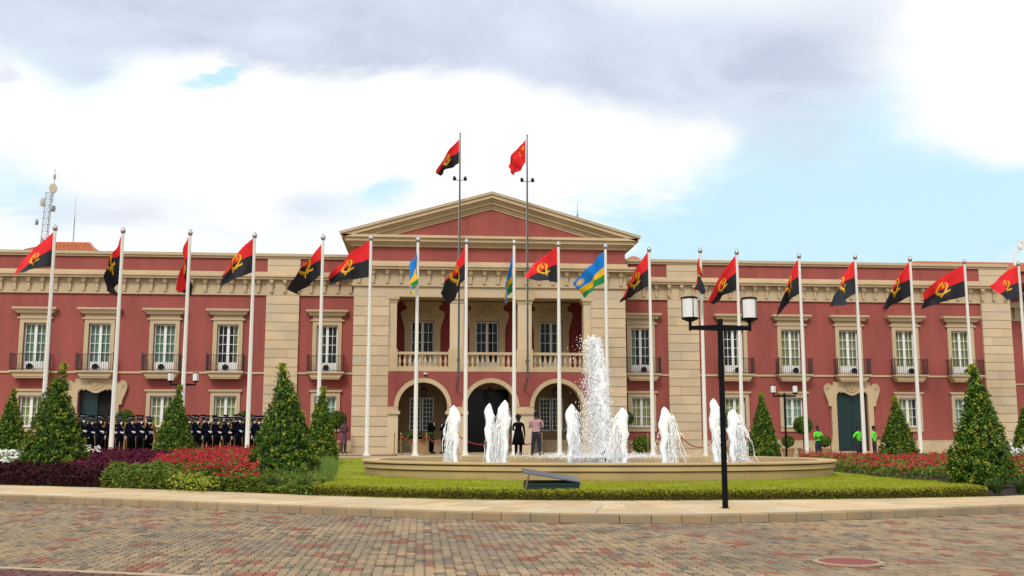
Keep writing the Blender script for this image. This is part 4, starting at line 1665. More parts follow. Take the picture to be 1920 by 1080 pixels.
def emblem_mask(U, Vv):
    a = (.5 - U) * 1.5
    b = .5 - Vv
    # gear segment
    gx, gy = a + .015, b - .03
    rr = np.hypot(gx, gy)
    th = np.degrees(np.arctan2(gy, gx)) % 360
    tooth = (np.floor(th / 10) % 2 == 0)
    m1 = (rr > .165) & (rr < np.where(tooth, .255, .215)) & (th > 78) & (th < 300)
    # machete: curved blade
    pts = np.array([(.10, .20), (.155, .12), (.14, .02), (.06, -.09), (-.03, -.19), (-.09, -.265)])
    wd = np.array([.015, .032, .036, .032, .026, .028])
    m2 = np.zeros_like(U, bool)
    for k in range(len(pts) - 1):
        p, q = pts[k], pts[k + 1]
        dx, dy = q - p
        t = np.clip(((a - p[0]) * dx + (b - p[1]) * dy) / (dx * dx + dy * dy), 0, 1)
        m2 |= np.hypot(a - p[0] - t * dx, b - p[1] - t * dy) < wd[k] + (wd[k + 1] - wd[k]) * t
    # tail of the gear crossing the blade
    p, q = np.array([.07, -.14]), np.array([.23, -.13])
    t = np.clip((a - p[0]) / (q[0] - p[0]), 0, 1)
    m2 |= (np.abs(b - p[1] - t * (q[1] - p[1])) < .03) & (a > p[0]) & (a < q[0])
    return m1 | m2 | star_mask(a - .01, b - .105, .085)


def star_mask(a, b, r_, rot=0.0):
    rr = np.hypot(a, b)
    th = (np.arctan2(b, a) - math.pi / 2 - rot)
    th = np.abs((th + math.pi / 5) % (2 * math.pi / 5) - math.pi / 5)
    # straight edged five pointed star
    c36 = math.cos(math.pi / 5)
    ri = r_ * .382
    x, y = rr * np.cos(th), rr * np.sin(th)
    ex, ey = ri * c36 - r_, ri * math.sin(math.pi / 5)
    return (ex * y - ey * (x - r_)) > 0


def make_flag(d, kind, label, group, ph=0.0, near=1, nu=96, nv=64, fold=0.0):
    x, y, z, H, dxT, dzT, dxB, dzB = d
    fly = 1.5 * 1.62 if H > 1.4 else 1.5 * max(H, 1.25)
    t = empty('flag', label, 'flag', (x, y, z), group=group)
    u = np.linspace(0, 1, nu + 1)
    v = np.linspace(0, 1, nv + 1)
    U, Vv = np.meshgrid(u, v, indexing='ij')

    def dyy(dx, dz, k):
        return near * k * math.sqrt(max(.02, fly ** 2 - dx * dx - dz * dz))
    T = np.array([dxT, dyy(dxT, dzT, .75), dzT])
    B = np.array([dxB, dyy(dxB, dzB, .55), dzB])
    D = T[None, None] * (1 - Vv)[..., None] + B[None, None] * Vv[..., None]
    Uc = U[..., None]
    P = D * Uc
    P[..., 2] += -H * Vv
    if fold:
        # the upper fly corner has fallen behind: the cloth is folded along a line from the hoist top to the fly edge
        vf = fold * U
        ln = T[None, None] * Uc
        bot = B[None, None] * Uc + np.array([0, 0, -H])
        tf = np.clip((Vv - vf) / (1 - vf + 1e-6), 0, 1)[..., None]
        tb = (np.clip(vf - Vv, 0, 1) * .62)[..., None]
        front = ln + (bot - ln) * tf
        back = ln + (bot - ln) * tb
        back[..., 1] += .16 + .12 * np.clip(vf - Vv, 0, 1) * U
        P = np.where((Vv >= vf)[..., None], front, back)
    # the top edge leaves the pole more level than it ends
    P[..., 2] += .16 * np.sin(np.pi * U) * (1 - .6 * Vv) * np.abs(dzT) / 2
    ax = D / np.linalg.norm(D, axis=-1, keepdims=True)
    nrm = np.cross(ax, np.array([0, 0, 1.0]))
    nrm /= np.maximum(np.linalg.norm(nrm, axis=-1, keepdims=True), .15)
    wave = (.11 * np.sin(U * 7.5 - Vv * 2.2 + ph) + .06 * np.sin(U * 14 + Vv * 4 + ph * 2) + .03 * np.sin(U * 5 - Vv * 9 + ph)) * np.minimum(1, U * 2.5)
    P += nrm * wave[..., None]
    P[..., 0] += .05 * np.sin(Vv * 6 + ph) * U
    P[..., 0] -= .07
    uc, vc = np.meshgrid((u[1:] + u[:-1]) / 2, (v[1:] + v[:-1]) / 2, indexing='ij')
    a = (.5 - uc) * 1.5
    b = .5 - vc
    if kind == 'gear':
        e = emblem_mask(uc, vc)
        parts = [('red_band', M_fred, (vc < .5) & ~e), ('black_band', M_fblack, (vc >= .5) & ~e), ('emblem', M_fyel, e)]
    elif kind == 'sun':
        sx, sy = (uc - .86) * 1.5, vc - .25
        rr = np.hypot(sx, sy)
        th = np.degrees(np.arctan2(sy, sx))
        e = (rr < .08) | ((rr < .15) & (np.abs((th % 15) - 7.5) < 4) & (rr > .09))
        parts = [('blue_band', M_fblue, (vc < .5) & ~e), ('yellow_band', M_fyel, (vc >= .5) & (vc < .75)), ('green_band', M_fgreen, vc >= .75), ('sun_emblem', M_fyel, e)]
    else:
        e = star_mask((uc - .17) * 1.5, .25 - vc, .15)
        for sx, sy in ((.33, .10), (.40, .20), (.40, .35), (.33, .45)):
            e |= star_mask((uc - sx) * 1.5, sy - vc, .055, .4)
        parts = [('red_field', M_fred, ~e), ('stars', M_fyel, e)]
    idx = np.arange((nu + 1) * (nv + 1)).reshape(nu + 1, nv + 1)
    quads = np.stack([idx[:-1, :-1], idx[1:, :-1], idx[1:, 1:], idx[:-1, 1:]], -1)
    flat = P.reshape(-1, 3)
    for nm, m_, mask in parts:
        q = quads[mask]
        if len(q) == 0:
            continue
        used, inv = np.unique(q, return_inverse=True)
        inv = inv.reshape(-1)
        me = bpy.data.meshes.new(nm)
        me.vertices.add(len(used))
        me.vertices.foreach_set('co', flat[used].astype(np.float32).ravel())
        me.loops.add(len(inv))
        me.loops.foreach_set('vertex_index', inv.astype(np.int32))
        me.polygons.add(len(q))
        me.polygons.foreach_set('loop_start', np.arange(0, len(inv), 4, dtype=np.int32))
        me.polygons.foreach_set('loop_total', np.full(len(q), 4, np.int32))
        me.polygons.foreach_set('use_smooth', np.ones(len(q), bool))
        me.materials.append(m_)
        me.update(calc_edges=True)
        o = bpy.data.objects.new(nm, me)
        COL.objects.link(o)
        o.parent = t
    return t


FLAB = ['red and black flag with yellow emblem on the leftmost white pole', 'narrow mostly black flag hanging on the second white pole', 'narrow red and black flag on the third white pole',
        'drooping red and black flag on the fourth white pole', 'pointed red and black flag on the fifth white pole, left of the gable', 'wide flying red and black flag on the sixth pole, overlapping the gable corner',
        'narrow blue, yellow and green flag on the seventh white pole', 'folded red and black flag on the eighth pole beside a dark roof pole', 'thin dark blue and yellow flag on the ninth pole, mid portico',
        'open red and black flag with full yellow emblem on the tenth pole', 'blue, yellow and green flag with sun on the eleventh pole', 'slanting red and black flag on the twelfth pole, right of the gable',
        'narrow red and black flag half hidden by the near lamp', 'red and black flag between the two heads of the near lamp', 'narrow drooping red and black flag right of the near lamp',
        'pointed red and black flag on the fourth pole from the right', 'drooping red and black flag on the third pole from the right', 'wide red and black flag on the second pole from the right',
        'red and black flag with full yellow emblem at the right edge']
for i, d in enumerate(FD):
    kind = 'sun' if i in (6, 8, 10) else 'gear'
    make_flag(d, kind, FLAB[i], 'flags on the row of white poles', ph=i * 1.7, near=1 if i % 3 else -1,
              fold={1: .92, 3: .45, 4: .82, 7: .62, 11: .3, 12: .85, 14: .9, 15: .78, 16: .75}.get(i, 0))

# roof flagpoles
for i, (x, lab) in enumerate(((-1.67, 'tall dark flagpole left of the gable peak, fixed to the portico front'), (1.74, 'tall dark flagpole right of the gable peak, fixed to the portico front'))):
    t = empty('roof_flagpole', lab, 'flagpole', (x, -5.2, 0), group='dark flagpoles on the portico')
    MB().tube([(0, 0, 4.15), (0, 0, 11), (0, 0, 14.3), (0, 0, 16.45)], [.055, .05, .042, .03], 10).build('pole', M_galv, t, smooth=40)
    MB().ball((0, 0, 16.48), .045, 8).build('finial', M_galv, t, smooth=True)
    for za in (9.6, 5.0):
        MB().tube([(0, .03, za), (0, 1.04, za)], .025, 6).lathe([(.085, za - .05), (.085, za + .05)], 10).build('wall_bracket', M_galv, t)
    for xa in (-.05, .04):
        MB().tube([(xa * .6, 0, 4.2), (xa - .03, 1.06, 3.55)], .02, 6).build('stay', M_galv, t)
    mb = MB()
    mb.tube([(-.26, 0, 14.12), (-.1, 0, 14.05), (.1, 0, 14.05), (.26, 0, 14.12)], .018, 6)
    mb.build('cross_arm', M_galv, t)
    for s_ in (-1, 1):
        mb = MB()
        mb.tube([(s_ * .27, -.1, 14.08), (s_ * .27, .04, 14.2), (s_ * .27, .1, 14.25)], [.09, .085, .04], 12)
        mb.build('spotlight', M_iron, t, smooth=40)
    MB().tube([(-.06, -.05, 5.2), (-.05, -.04, 16.2)], .006, 4).build('halyard', M_white, t)
make_flag((-1.64, -5.20, 16.19, 1.25, -1.20, -1.64, -1.02, -0.47), 'gear', 'red and black flag high on the dark pole left of the gable peak', 'flags on the portico roof poles', ph=2.2)
make_flag((1.73, -5.20, 16.28, 1.23, -0.93, -1.22, -0.46, -0.46), 'stars', 'plain red flag with yellow stars high on the right dark pole', 'flags on the portico roof poles', ph=.6)

# ------------------------------------------------------------------ lamp posts


def lamp_proto():
    t = empty('lamp_post', 'near black lamp post with two lanterns standing on the kerb', 'street lamp', (1.99, -37.02, .128), group='twin lantern lamp posts')
    mb = MB().tube([(0, 0, 0), (0, 0, 3.38)], .052, 20)
    mb.build('post', M_lampblack, t, smooth=40)
    MB().tube([(0, 0, .0), (0, 0, .012)], .075, 20).build('foot_plate', M_lampblack, t, smooth=40)
    mb = MB()
    for s_ in (-1, 1):
        mb.frustum(s_ * .285, 0, 3.18, 3.27, .24, .02, .24, .02)
        V = [(s_ * .04, -.022, 3.165), (s_ * .56, -.016, 3.18), (s_ * .56, .016, 3.18), (s_ * .04, .022, 3.165), (s_ * .04, -.022, 3.275), (s_ * .56, -.016, 3.25), (s_ * .56, .016, 3.25), (s_ * .04, .022, 3.275)]
        mb.v, mb.f, mb.m = mb.v[:-8], mb.f[:-6], mb.m[:-6]
        mb.add(V, [(0, 3, 2, 1), (4, 5, 6, 7), (0, 1, 5, 4), (1, 2, 6, 5), (2, 3, 7, 6), (3, 0, 4, 7)])
        mb.box(s_ * .555 - .022, s_ * .555 + .022, -.022, .022, 3.165, 3.34)
    mb.build('cross_arm', M_lampblack, t)
    for s_ in (-1, 1):
        mb = MB()
        mb.lathe([(.022, 3.32), (.06, 3.335), (.145, 3.37), (.155, 3.385), (.155, 3.40), (.02, 3.402)], 24, (s_ * .555, 0, 0))
        mb.lathe([(.145, 3.745), (.152, 3.75), (.152, 3.768), (.12, 3.785), (.02, 3.79)], 24, (s_ * .555, 0, 0))
        for k in range(3):
            a = R(-80 + (30 if s_ > 0 else 0) + 120 * k)
            c_ = (s_ * .555 + .142 * math.cos(a), .142 * math.sin(a))
            mb.box(c_[0] - .006, c_[0] + .006, c_[1] - .006, c_[1] + .006, 3.40, 3.75)
        ln = mb.build('lantern', M_lampblack, t, smooth=30)
        MB().lathe([(.135, 3.403), (.135, 3.744)], 28, (s_ * .555, 0, 0)).build('opal_glass', M_opal, ln, smooth=40)
    return t


lamp0 = lamp_proto()
copy_tree(lamp0, (-14.5, -6.6, .46), R(4), 1.0, 'twin lantern lamp post behind the left cone tree by the guards')
copy_tree(lamp0, (15.0, -4.4, .10), R(-6), 1.0, 'twin lantern lamp post at the palace wall left of the green door')

# ------------------------------------------------------------------ box light on the lawn
BX = empty('ground_floodlight', 'dark green floodlight box with its glass lid propped open on the lawn', 'floodlight', (-.78, -34.0, .24), R(-2))
mb = MB()
mb.box(-.52, .58, -.32, -.29, 0, .20)
mb.box(-.52, .58, .29, .32, 0, .24)
mb.box(-.52, -.49, -.29, .29, 0, .24)
mb.box(.55, .58, -.29, .29, 0, .22)
mb.box(-.49, .55, -.29, .29, 0, .04)
mb.box(-.55, .60, -.345, -.322, .17, .205)
mb.build('box', M_boxgreen, BX)
mb = MB()
for x in (-.3, .05, .35):
    mb.lathe([(.05, .05), (.11, .15), (.10, .15)], 12, (x, 0, 0))
mb.build('reflector', M_steel, BX, smooth=40)
mb = MB()
mb.add([(-.56, -.36, .40), (.60, -.36, .215), (.60, .34, .28), (-.56, .34, .465), (-.56, -.36, .425), (.60, -.36, .24), (.60, .34, .305), (-.56, .34, .49)],
       [(0, 3, 2, 1), (4, 5, 6, 7), (0, 1, 5, 4), (1, 2, 6, 5), (2, 3, 7, 6), (3, 0, 4, 7)])
mb.build('lid', M_boxglass, BX)
MB().tube([(-.53, -.36, .02), (-.44, -.35, .41)], .018, 6).build('strut', M_rust, BX)

# ------------------------------------------------------------------ vegetation helpers


def rand_quads(C_, size, nrm=None, spread=1.0, aspect=1.6):
    """leaf quads (diamonds) about centres C_"""
    n = len(C_)
    if nrm is None:
        nrm = np.zeros((n, 3))
    nn = nrm + rng.normal(0, spread, (n, 3)) * .6
    nn /= np.linalg.norm(nn, axis=1, keepdims=True) + 1e-9
    t = rng.normal(0, 1, (n, 3))
    t -= (t * nn).sum(1, keepdims=True) * nn
    t /= np.linalg.norm(t, axis=1, keepdims=True) + 1e-9
    b = np.cross(nn, t)
    sz = np.asarray(size).reshape(-1, 1) * np.ones((n, 1))
    return np.stack([C_ - t * sz * aspect * .5, C_ + b * sz * .5, C_ + t * sz * aspect * .5, C_ - b * sz * .5], 1)


def cone_tree(label, loc, h, rb, seed, lean=0.0):
    t = empty('cone_tree', label, 'topiary', loc, group='clipped cone trees in the garden')
    g = np.random.default_rng(seed)
    nc = int(2100 * (h / 2.9))
    per = 9
    sc = np.clip(1 - np.sqrt(g.random(nc)) * .985, 0, 1)          # height fraction of each sprig, denser low

    def prof(q):
        base = rb * np.clip(1 - q, 0, 1) ** .92
        base = base * np.where(q < .10, .72 + 2.8 * q, 1)
        tip = np.where(q > .80, rb * .11 * (1 + .5 * np.sin(q * 60)), 0)
        return np.maximum(base, tip * (q < .985))
    ac = g.random(nc) * 6.283
    lump = 1 + .08 * np.sin(ac * 5 + sc * 17 + seed) + .06 * np.sin(ac * 9 - sc * 31) + .05 * np.sin(ac * 3 + sc * 47)
    deep = np.abs(g.normal(0, .10, nc))
    rc = prof(sc) * lump * (1.02 - deep)
    off = lean * np.clip(sc - .75, 0, 1) * 1.2
    Cc = np.c_[np.cos(ac) * rc + off, np.sin(ac) * rc, .06 + sc * h * .97]
    nr1 = np.c_[np.cos(ac), np.sin(ac), np.full(nc, .6)]
    nr1 /= np.linalg.norm(nr1, axis=1, keepdims=True)
    n = nc * per
    along = g.random(n)                                           # 0 at the sprig's foot, 1 at its tip
    size_c = np.repeat(g.uniform(.7, 1.35, nc), per)
    C_ = np.repeat(Cc, per, 0) + np.repeat(nr1, per, 0) * ((along - .55) * .11 * size_c)[:, None] + g.normal(0, .024, (n, 3)) * size_c[:, None]
    nr = np.repeat(nr1, per, 0)
    q = rand_quads(C_, g.uniform(.026, .052, n), nr, 1.0)
    patch = .5 + .5 * np.sin(ac * 4 + sc * 9 + seed) * np.sin(sc * 23 + ac * 2)
    young = np.repeat((g.random(nc) < .16 + .36 * patch) & (deep < .09), per)
    tipm = (young & (along > .52)).astype(int)
    arr_mesh('foliage', q.reshape(-1, 3), 4, [M_foliage, M_tip], tipm, t)
    # leading shoot sprigs
    k = 90
    C2 = np.c_[g.normal(0, .05, k) + lean * .30, g.normal(0, .05, k), h * (.93 + .09 * g.random(k))]
    arr_mesh('leading_shoot', rand_quads(C2, g.uniform(.05, .08, k), np.tile([0, 0, .6], (k, 1)), 1.0).reshape(-1, 3), 4, [M_tip], None, t)
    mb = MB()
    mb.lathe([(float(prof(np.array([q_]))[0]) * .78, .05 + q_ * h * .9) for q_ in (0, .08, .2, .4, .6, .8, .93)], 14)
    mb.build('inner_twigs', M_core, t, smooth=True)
    MB().tube([(0, 0, -.05), (0, 0, h * .8)], [.06, .02], 8).build('trunk', M_bark, t)
    return t


CONES = [((-18.86, -14.96, .40), 2.67, .72, 'cone tree half cut off at the left edge of the picture', .1),
         ((-13.94, -24.5, .26), 3.16, 1.03, 'large bright cone tree at left before the open doorway', .5),
         ((-12.93, -14.47, .40), 2.85, .86, 'cone tree between the two blocks of guards', .45),
         ((-6.88, -28.67, .22), 2.94, .93, 'large near cone tree standing at the left end of the lawn', -.35),
         ((-6.95, -18.54, .36), 2.66, .66, 'cone tree left of the portico, behind the large near one', .15),
         ((11.39, -11.5, .22), 2.95, .78, 'cone tree behind the right end of the fountain', 0),
         ((17.25, -11.99, .10), 2.90, .92, 'cone tree right of the closed green door', -.15),
         ((9.57, -32.13, .2), 2.80, .80, 'large near cone tree at the right end of the lawn', -.2),
         ((20.6, -16.0, .12), 2.3, .66, 'cone tree cut off by the right edge of the picture', 0)]
for i, (loc, h, rb, lb, ln) in enumerate(CONES):
    cone_tree(lb, loc, h, rb, 40 + i, ln)


def in_poly(x, y, poly):
    P = np.array(poly)
    c = np.zeros(len(x), bool)
    j = len(P) - 1
    for i in range(len(P)):
        cond = ((P[i, 1] > y) != (P[j, 1] > y)) & (x < (P[j, 0] - P[i, 0]) * (y - P[i, 1]) / (P[j, 1] - P[i, 1] + 1e-12) + P[i, 0])
        c ^= cond
        j = i
    return c


def sample_poly(poly, n):
    P = np.array(poly)
    lo, hi = P.min(0), P.max(0)
    X, Y = np.empty(0), np.empty(0)
    while len(X) < n:
        x = rng.uniform(lo[0], hi[0], n * 2)
        y = rng.uniform(lo[1], hi[1], n * 2)
        k = in_poly(x, y, poly)
        X, Y = np.r_[X, x[k]], np.r_[Y, y[k]]
    return X[:n], Y[:n]


def bump_h(x, y, s_=1.0):
    return 1 + .26 * np.sin(x * 3.1 * s_ + y * 1.7) * np.cos(y * 2.3 * s_ - x) + .16 * np.sin(x * 7.7 - y * 5.1) + .12 * np.sin(x * 15.3 + y * 11.9)


def bed(name, poly, h, n, size, mleaf, flower=None, nf=0, fsize=.06, front_fade=None, base=.0, aspect=1.6):
    x, y = sample_poly(poly, n)
    hh = h * bump_h(x, y)
    z = gs(x, y) + base + hh * (1 - np.abs(rng.normal(0, .28, n))).clip(0.03, 1.05)
    df = y - hedge_y(x)
    P_ = np.array(poly)
    de = np.full(n, 9.0)
    for i_ in range(len(P_)):
        p_, q_ = P_[i_ - 1], P_[i_]
        ab = q_ - p_
        t_ = np.clip(((x - p_[0]) * ab[0] + (y - p_[1]) * ab[1]) / (ab @ ab + 1e-9), 0, 1)
        de = np.minimum(de, np.hypot(x - p_[0] - t_ * ab[0], y - p_[1] - t_ * ab[1]))
    ed_ = de < .4
    z = np.where(ed_ & (rng.random(n) < .75), gs(x, y) + hh * rng.random(n), z)
    fr = df < .5
    z = np.where(fr & (rng.random(n) < .8), gs(x, y) + hh * rng.random(n) ** .6, z)
    y = np.where(fr, y - .05, y)
    if base == 0 and fr.any():          # the planting spills over its front edge
        e = 2600 if n > 20000 else 1200
        sx_ = rng.choice(x[fr], e) + rng.normal(0, .1, e)
        sy_ = hedge_y(sx_) + np.abs(rng.normal(0, .12, e))
        x, y, z = np.r_[x, sx_], np.r_[y, sy_], np.r_[z, .12 + h * .9 * rng.random(e) ** .7]
        n = len(x)
    q = rand_quads(np.c_[x, y, z], rng.uniform(.7, 1.3, n) * size, np.tile([0, -.2, .8], (n, 1)), 1.1, aspect)
    mats_ = [mleaf]
    mi = np.zeros(n, int)
    V = q
    if flower is not None:
        fx, fy = sample_poly(poly, nf)
        if front_fade is not None:
            d = fy - hedge_y(fx)
            k = rng.random(nf) < np.clip((d - front_fade[0]) / front_fade[1], .06, 1)
            fx, fy = fx[k], fy[k]
        clump = .5 + .5 * np.sin(fx * 2.3 + np.sin(fy * 2.9) * 1.5)
        k = rng.random(len(fx)) < .35 + .65 * clump
        fx, fy = fx[k], fy[k]
        fz = gs(fx, fy) + base + h * bump_h(fx, fy) * rng.uniform(.84, 1.16, len(fx))
        # each flower head: four petals
        C_ = np.repeat(np.c_[fx, fy, fz], 4, 0) + rng.normal(0, fsize * .33, (len(fx) * 4, 3)) * [1, 1, .5]
        fq = rand_quads(C_, rng.uniform(.7, 1.2, len(C_)) * fsize, np.tile([0, -.35, .9], (len(C_), 1)), .5, 1.1)
        V = np.concatenate([q, fq])
        mats_.append(flower)
        mi = np.r_[mi, np.ones(len(fq), int)]
    o = arr_mesh(name, V.reshape(-1, 3), 4, mats_, mi)
    o['kind'] = 'stuff'
    return o


def he(x, d):                            # a point d metres inside the planting edge
    return (x, float(hedge_y(x)) + d)


def run(x0, x1, d=.0):
    return [he(q, d) for q in np.linspace(x0, x1, 14)]


bed('crimson_hedge', run(-26, -11.0) + [he(-11.3, 1.5), he(-14, 1.9), he(-20, 2.6), he(-26, 2.6)], .32, 34000, .05, M_crimson)
bed('purple_planting', [(-13.2, -26.2), (-11.2, -28.3), (-10.6, -25.6), (-11.6, -21.8), (-12.3, -16.6), (-13.4, -13.6), (-18.5, -11.6), (-17.5, -16), (-15.0, -22.5)], .34, 30000, .055, M_purple)
bed('green_tufts', run(-11.2, -9.1) + [he(-9.2, .9), he(-10.6, 1.8), he(-11.3, 1.6)], .36, 11000, .045, M_bedleaf, aspect=3.4)
bed('red_flower_bed', run(-9.4, -7.0) + [(-7.4, -29.4), (-7.9, -26), (-8.3, -20), (-9.6, -14), (-11.9, -13.5), (-11.9, -18.5), (-11.0, -24.5), (-10.5, -27.2), he(-9.4, 1.6)],
    .37, 42000, .050, M_bedleaf, M_redflower, 11500, .054, (-.6, 2.6))
bed('yellow_leaf_clump', [(-9.2, -30.9), (-8.2, -31.7), (-7.9, -31.0), (-8.7, -30.2)], .36, 420, .045, M_tip, base=.001)
bed('low_groundcover', run(-7.2, -5.65) + [(-5.65, -30.3), (-6.4, -29.7), (-7.4, -29.8)], .17, 7000, .045, M_bedleaf, aspect=2.6)
bed('white_flower_bed', [(-24, -3), (-21.5, -11.5), (-16.3, -12.5), (-15.2, -16), (-14.9, -22.5), (-16.2, -24.5), (-18, -22.8), (-22, -18)], .36, 16000, .06, M_bedleaf, M_whiteflower, 3600, .08)
bed('red_flower_bed', [(14.8, -10.2), (11.8, -14.5), (9.9, -22), (9.3, -25.5), (9.25, -29.8), he(10.6, 2.2), he(11.0, .1)] + run(11.5, 24, .0) + [(26, -9.5), (19, -9.2)],
    .36, 95000, .055, M_bedleaf, M_redflower, 12500, .062)
bed('purple_planting', [(15.3, -9.3), (18.5, -9.5), (22.5, -9.6), (22.5, -7.6), (15.3, -7.6)], .3, 5000, .06, M_purple)
bed('white_flower_bed', [(19.2, -17.6), (21.0, -17.4), (21.8, -15.4), (20.2, -14.8)], .62, 2400, .06, M_bedleaf, M_whiteflower, 700, .08)


def blades(name, x, y, z0, h, w, m, lean=.4, mats_=None, mi=None):
    n = len(x)
    a = rng.random(n) * 6.283
    l = np.abs(rng.normal(0, lean, n)) * h
    tipv = np.c_[x + np.cos(a) * l, y + np.sin(a) * l, z0 + h]
    b = rng.random(n) * 6.283
    dx, dy = np.cos(b) * w / 2, np.sin(b) * w / 2
    V = np.stack([np.c_[x - dx, y - dy, z0], np.c_[x + dx, y + dy, z0], tipv], 1)
    o = arr_mesh(name, V.reshape(-1, 3), 3, mats_ or [m], mi)
    o['kind'] = 'stuff'
    return o


def tuft(cx, cy, h, n, m, label):
    g = float(gs(cx, cy))
    V = []
    for i in range(n):
        a = random.uniform(0, 6.283)
        l = h * random.uniform(.7, 1.15)
        r0 = random.uniform(0, .06)
        w = .012
        pts = []
        lean = random.uniform(.15, .95)
        for k in range(4):
            s_ = k / 3
            rr = r0 + l * lean * s_ * (.55 + .45 * s_)
            pts.append(Vector((cx + math.cos(a) * rr, cy + math.sin(a) * rr, g + l * (s_ - .42 * lean * s_ * s_))))
        sd = Vector((-math.sin(a), math.cos(a), 0)) * w
        for k in range(3):
            w0, w1 = 1 - .3 * k, 1 - .3 * (k + 1)
            V += [pts[k] - sd * w0, pts[k] + sd * w0, pts[k + 1] + sd * w1, pts[k + 1] - sd * w1]
    o = arr_mesh('grass_tuft', np.array([tuple(p) for p in V]), 4, [m])
    return tag(o, label, 'plant', 'grass tufts at the planting edge')


for (x, d, lb) in ((-7.45, .28, 'strappy grass tuft left of the large near cone tree, at the kerb'), (-6.75, .30, 'middle strappy grass tuft below the large near cone tree'),
                   (-6.0, .32, 'strappy grass tuft right of the large near cone tree, beside the lawn'), (9.0, .35, 'strappy tuft at the left foot of the large right cone tree'),
                   (9.65, .3, 'strappy tuft directly before the large right cone tree'), (10.3, .35, 'strappy tuft at the right foot of the large right cone tree')):
    p = he(x, d)
    tuft(p[0], p[1], .42, 130, M_tuft, lb)
# grey green stems between the cone tree and the lawn
x, y = sample_poly([(-7.3, -30.2), (-5.5, -30.6), (-5.6, -29.2), (-6.0, -23), (-6.45, -18.6), (-7.7, -18.6), (-7.6, -24)], 17000)
blades('stem_planting', x, y, gz(x, y), rng.uniform(.12, .36, len(x)) * bump_h(x, y, 2), .016, M_lav, .45)
x, y = sample_poly([(-12.4, -16.5), (-11.0, -17), (-10.8, -14), (-12.2, -13.6)], 1500)
blades('stem_planting', x, y, gz(x, y), rng.uniform(.3, .5, len(x)), .02, M_lav, .25)

# lawn ------------------------------------------------------------------------
LAWN = [he(xx, .06) for xx in np.linspace(-5.55, 8.5, 60)] + [(8.9, -32.6), (9.3, -30), (9.3, -25.5), (9.3, -12.95), (0, -12.95), (-6.4, -12.95), (-6.9, -16), (-6.45, -18.6), (-6.0, -23), (-5.65, -29.2)]


def lawn_z(x, y):
    """turf lifts quickly from the paved edge and is mown level behind"""
    d = np.asarray(y) - hedge_y(x)
    return np.asarray(gz(x, y)) + .10 * np.clip(d / .12, 0, 1) ** .5 - .10 * np.clip((d - .8) / 4, 0, 1) + .012 * np.sin(np.asarray(x) * 4.1) * np.sin(np.asarray(y) * 3.3)


mb = MB()
V, F = [], []
lx = np.linspace(-6.9, 9.35, 136)
ds = np.concatenate([[0.04, .06, .08, .12, .2, .4, .8, 1.4], np.linspace(2.2, 21, 26)])
for xx in lx:
    h0 = float(hedge_y(xx))
    for d in ds:
        yy = min(h0 + d, -12.95)
        V.append((xx, yy, float(lawn_z(xx, yy)) if d > .045 else .115))
k = len(ds)
for i in range(len(lx) - 1):
    for j in range(k - 1):
        vy = V[i * k + j + 1][1]
        if lx[i] < np.interp(vy, [-32, -29.2, -23, -18.6, -12.95], [-5.6, -5.65, -6.05, -6.45, -6.9]) - .02:
            continue
        if lx[i + 1] > np.interp(vy, [-33.9, -33.2, -32.4, -31], [8.55, 8.75, 9.0, 9.4]):
            continue
        F.append((i * k + j, (i + 1) * k + j, (i + 1) * k + j + 1, i * k + j + 1))
mb.add(V, F)
lawn = tag(mb.build('lawn', M_grassbase, smooth=True, fix=False), kind='structure')
mb = MB()
mb.add([(8.9, -33.8, .255), (9.0, -30, .26), (9.2, -25.5, .27), (9.8, -22, .27), (11.8, -14.6, .27), (14.3, -12.95, .2), (8.9, -12.95, .42)], [(0, 1, 2, 3, 4, 5, 6)])
x, y = sample_poly(LAWN, 150000)
near_ = y < -27.5
fx = ((x - 1.75) * math.cos(R(5)) - (y + 24.9) * math.sin(R(5))) / 6.8
fy = ((x - 1.75) * math.sin(R(5)) + (y + 24.9) * math.cos(R(5))) / 4.6
k = (np.abs(fx) ** 2.25 + np.abs(fy) ** 2.25 > 1) & (near_ | (rng.random(len(x)) < .5))
x, y = x[k], y[k]
hgt = rng.uniform(.03, .075, len(x)) * (1 + .35 * np.sin(x * 2.1) * np.sin(y * 1.9))
o = blades('lawn_grass', x, y, lawn_z(x, y) - .008, hgt, .013, M_grass, .6)
# shaggy front edge of the turf
n = 46000
x = rng.uniform(-5.72, 8.55, n)
d = np.abs(rng.normal(.03, .06, n)) + .03
y = hedge_y(x) + d
zt = .12 + rng.random(n) ** .7 * (lawn_z(x, y) - .10)
q = rand_quads(np.c_[x, y - .02, zt + .02], rng.uniform(.016, .03, n), np.tile([0, -.6, .5], (n, 1)), 1.0, 2.6)
o = arr_mesh('turf_edge', q.reshape(-1, 3), 4, [M_edge, M_grass], (rng.random(n) < np.clip((zt - .19) / .16, 0, .8)).astype(int))
o['kind'] = 'stuff'

# ------------------------------------------------------------------ people


def head_parts(mb, hx, hy, hz, yaw, m):
    """nose, ears, brow added on the head; yaw turns the face (0 = towards -Y)"""
    def P(x, y, z):
        c, s_ = math.cos(yaw), math.sin(yaw)
        return (hx + x * c - y * s_, hy + x * s_ + y * c, hz + z)
    mb.tube([P(0, -.085, .02), P(0, -.105, -.01), P(0, -.108, -.025), P(0, -.088, -.035)], [.008, .012, .017, .012], 6, m)
    for s_ in (-1, 1):
        c = P(s_ * .078, .005, -.005)
        mb.ball(c, .028, 8, m, sx=.45, sy=.8, sz=1.15)
        mb.tube([P(s_ * .012, -.088, .03), P(s_ * .05, -.080, .034)], .008, 5, m)
    for s_ in (-1, 1):
        mb.ball(P(s_ * .03, -.080, .012), .013, 6, 5)
        mb.ball(P(s_ * .03, -.090, .012), .006, 6, 2)
    mb.tube([P(-.026, -.09, -.062), P(0, -.098, -.06), P(.026, -.09, -.062)], .009, 5, m)


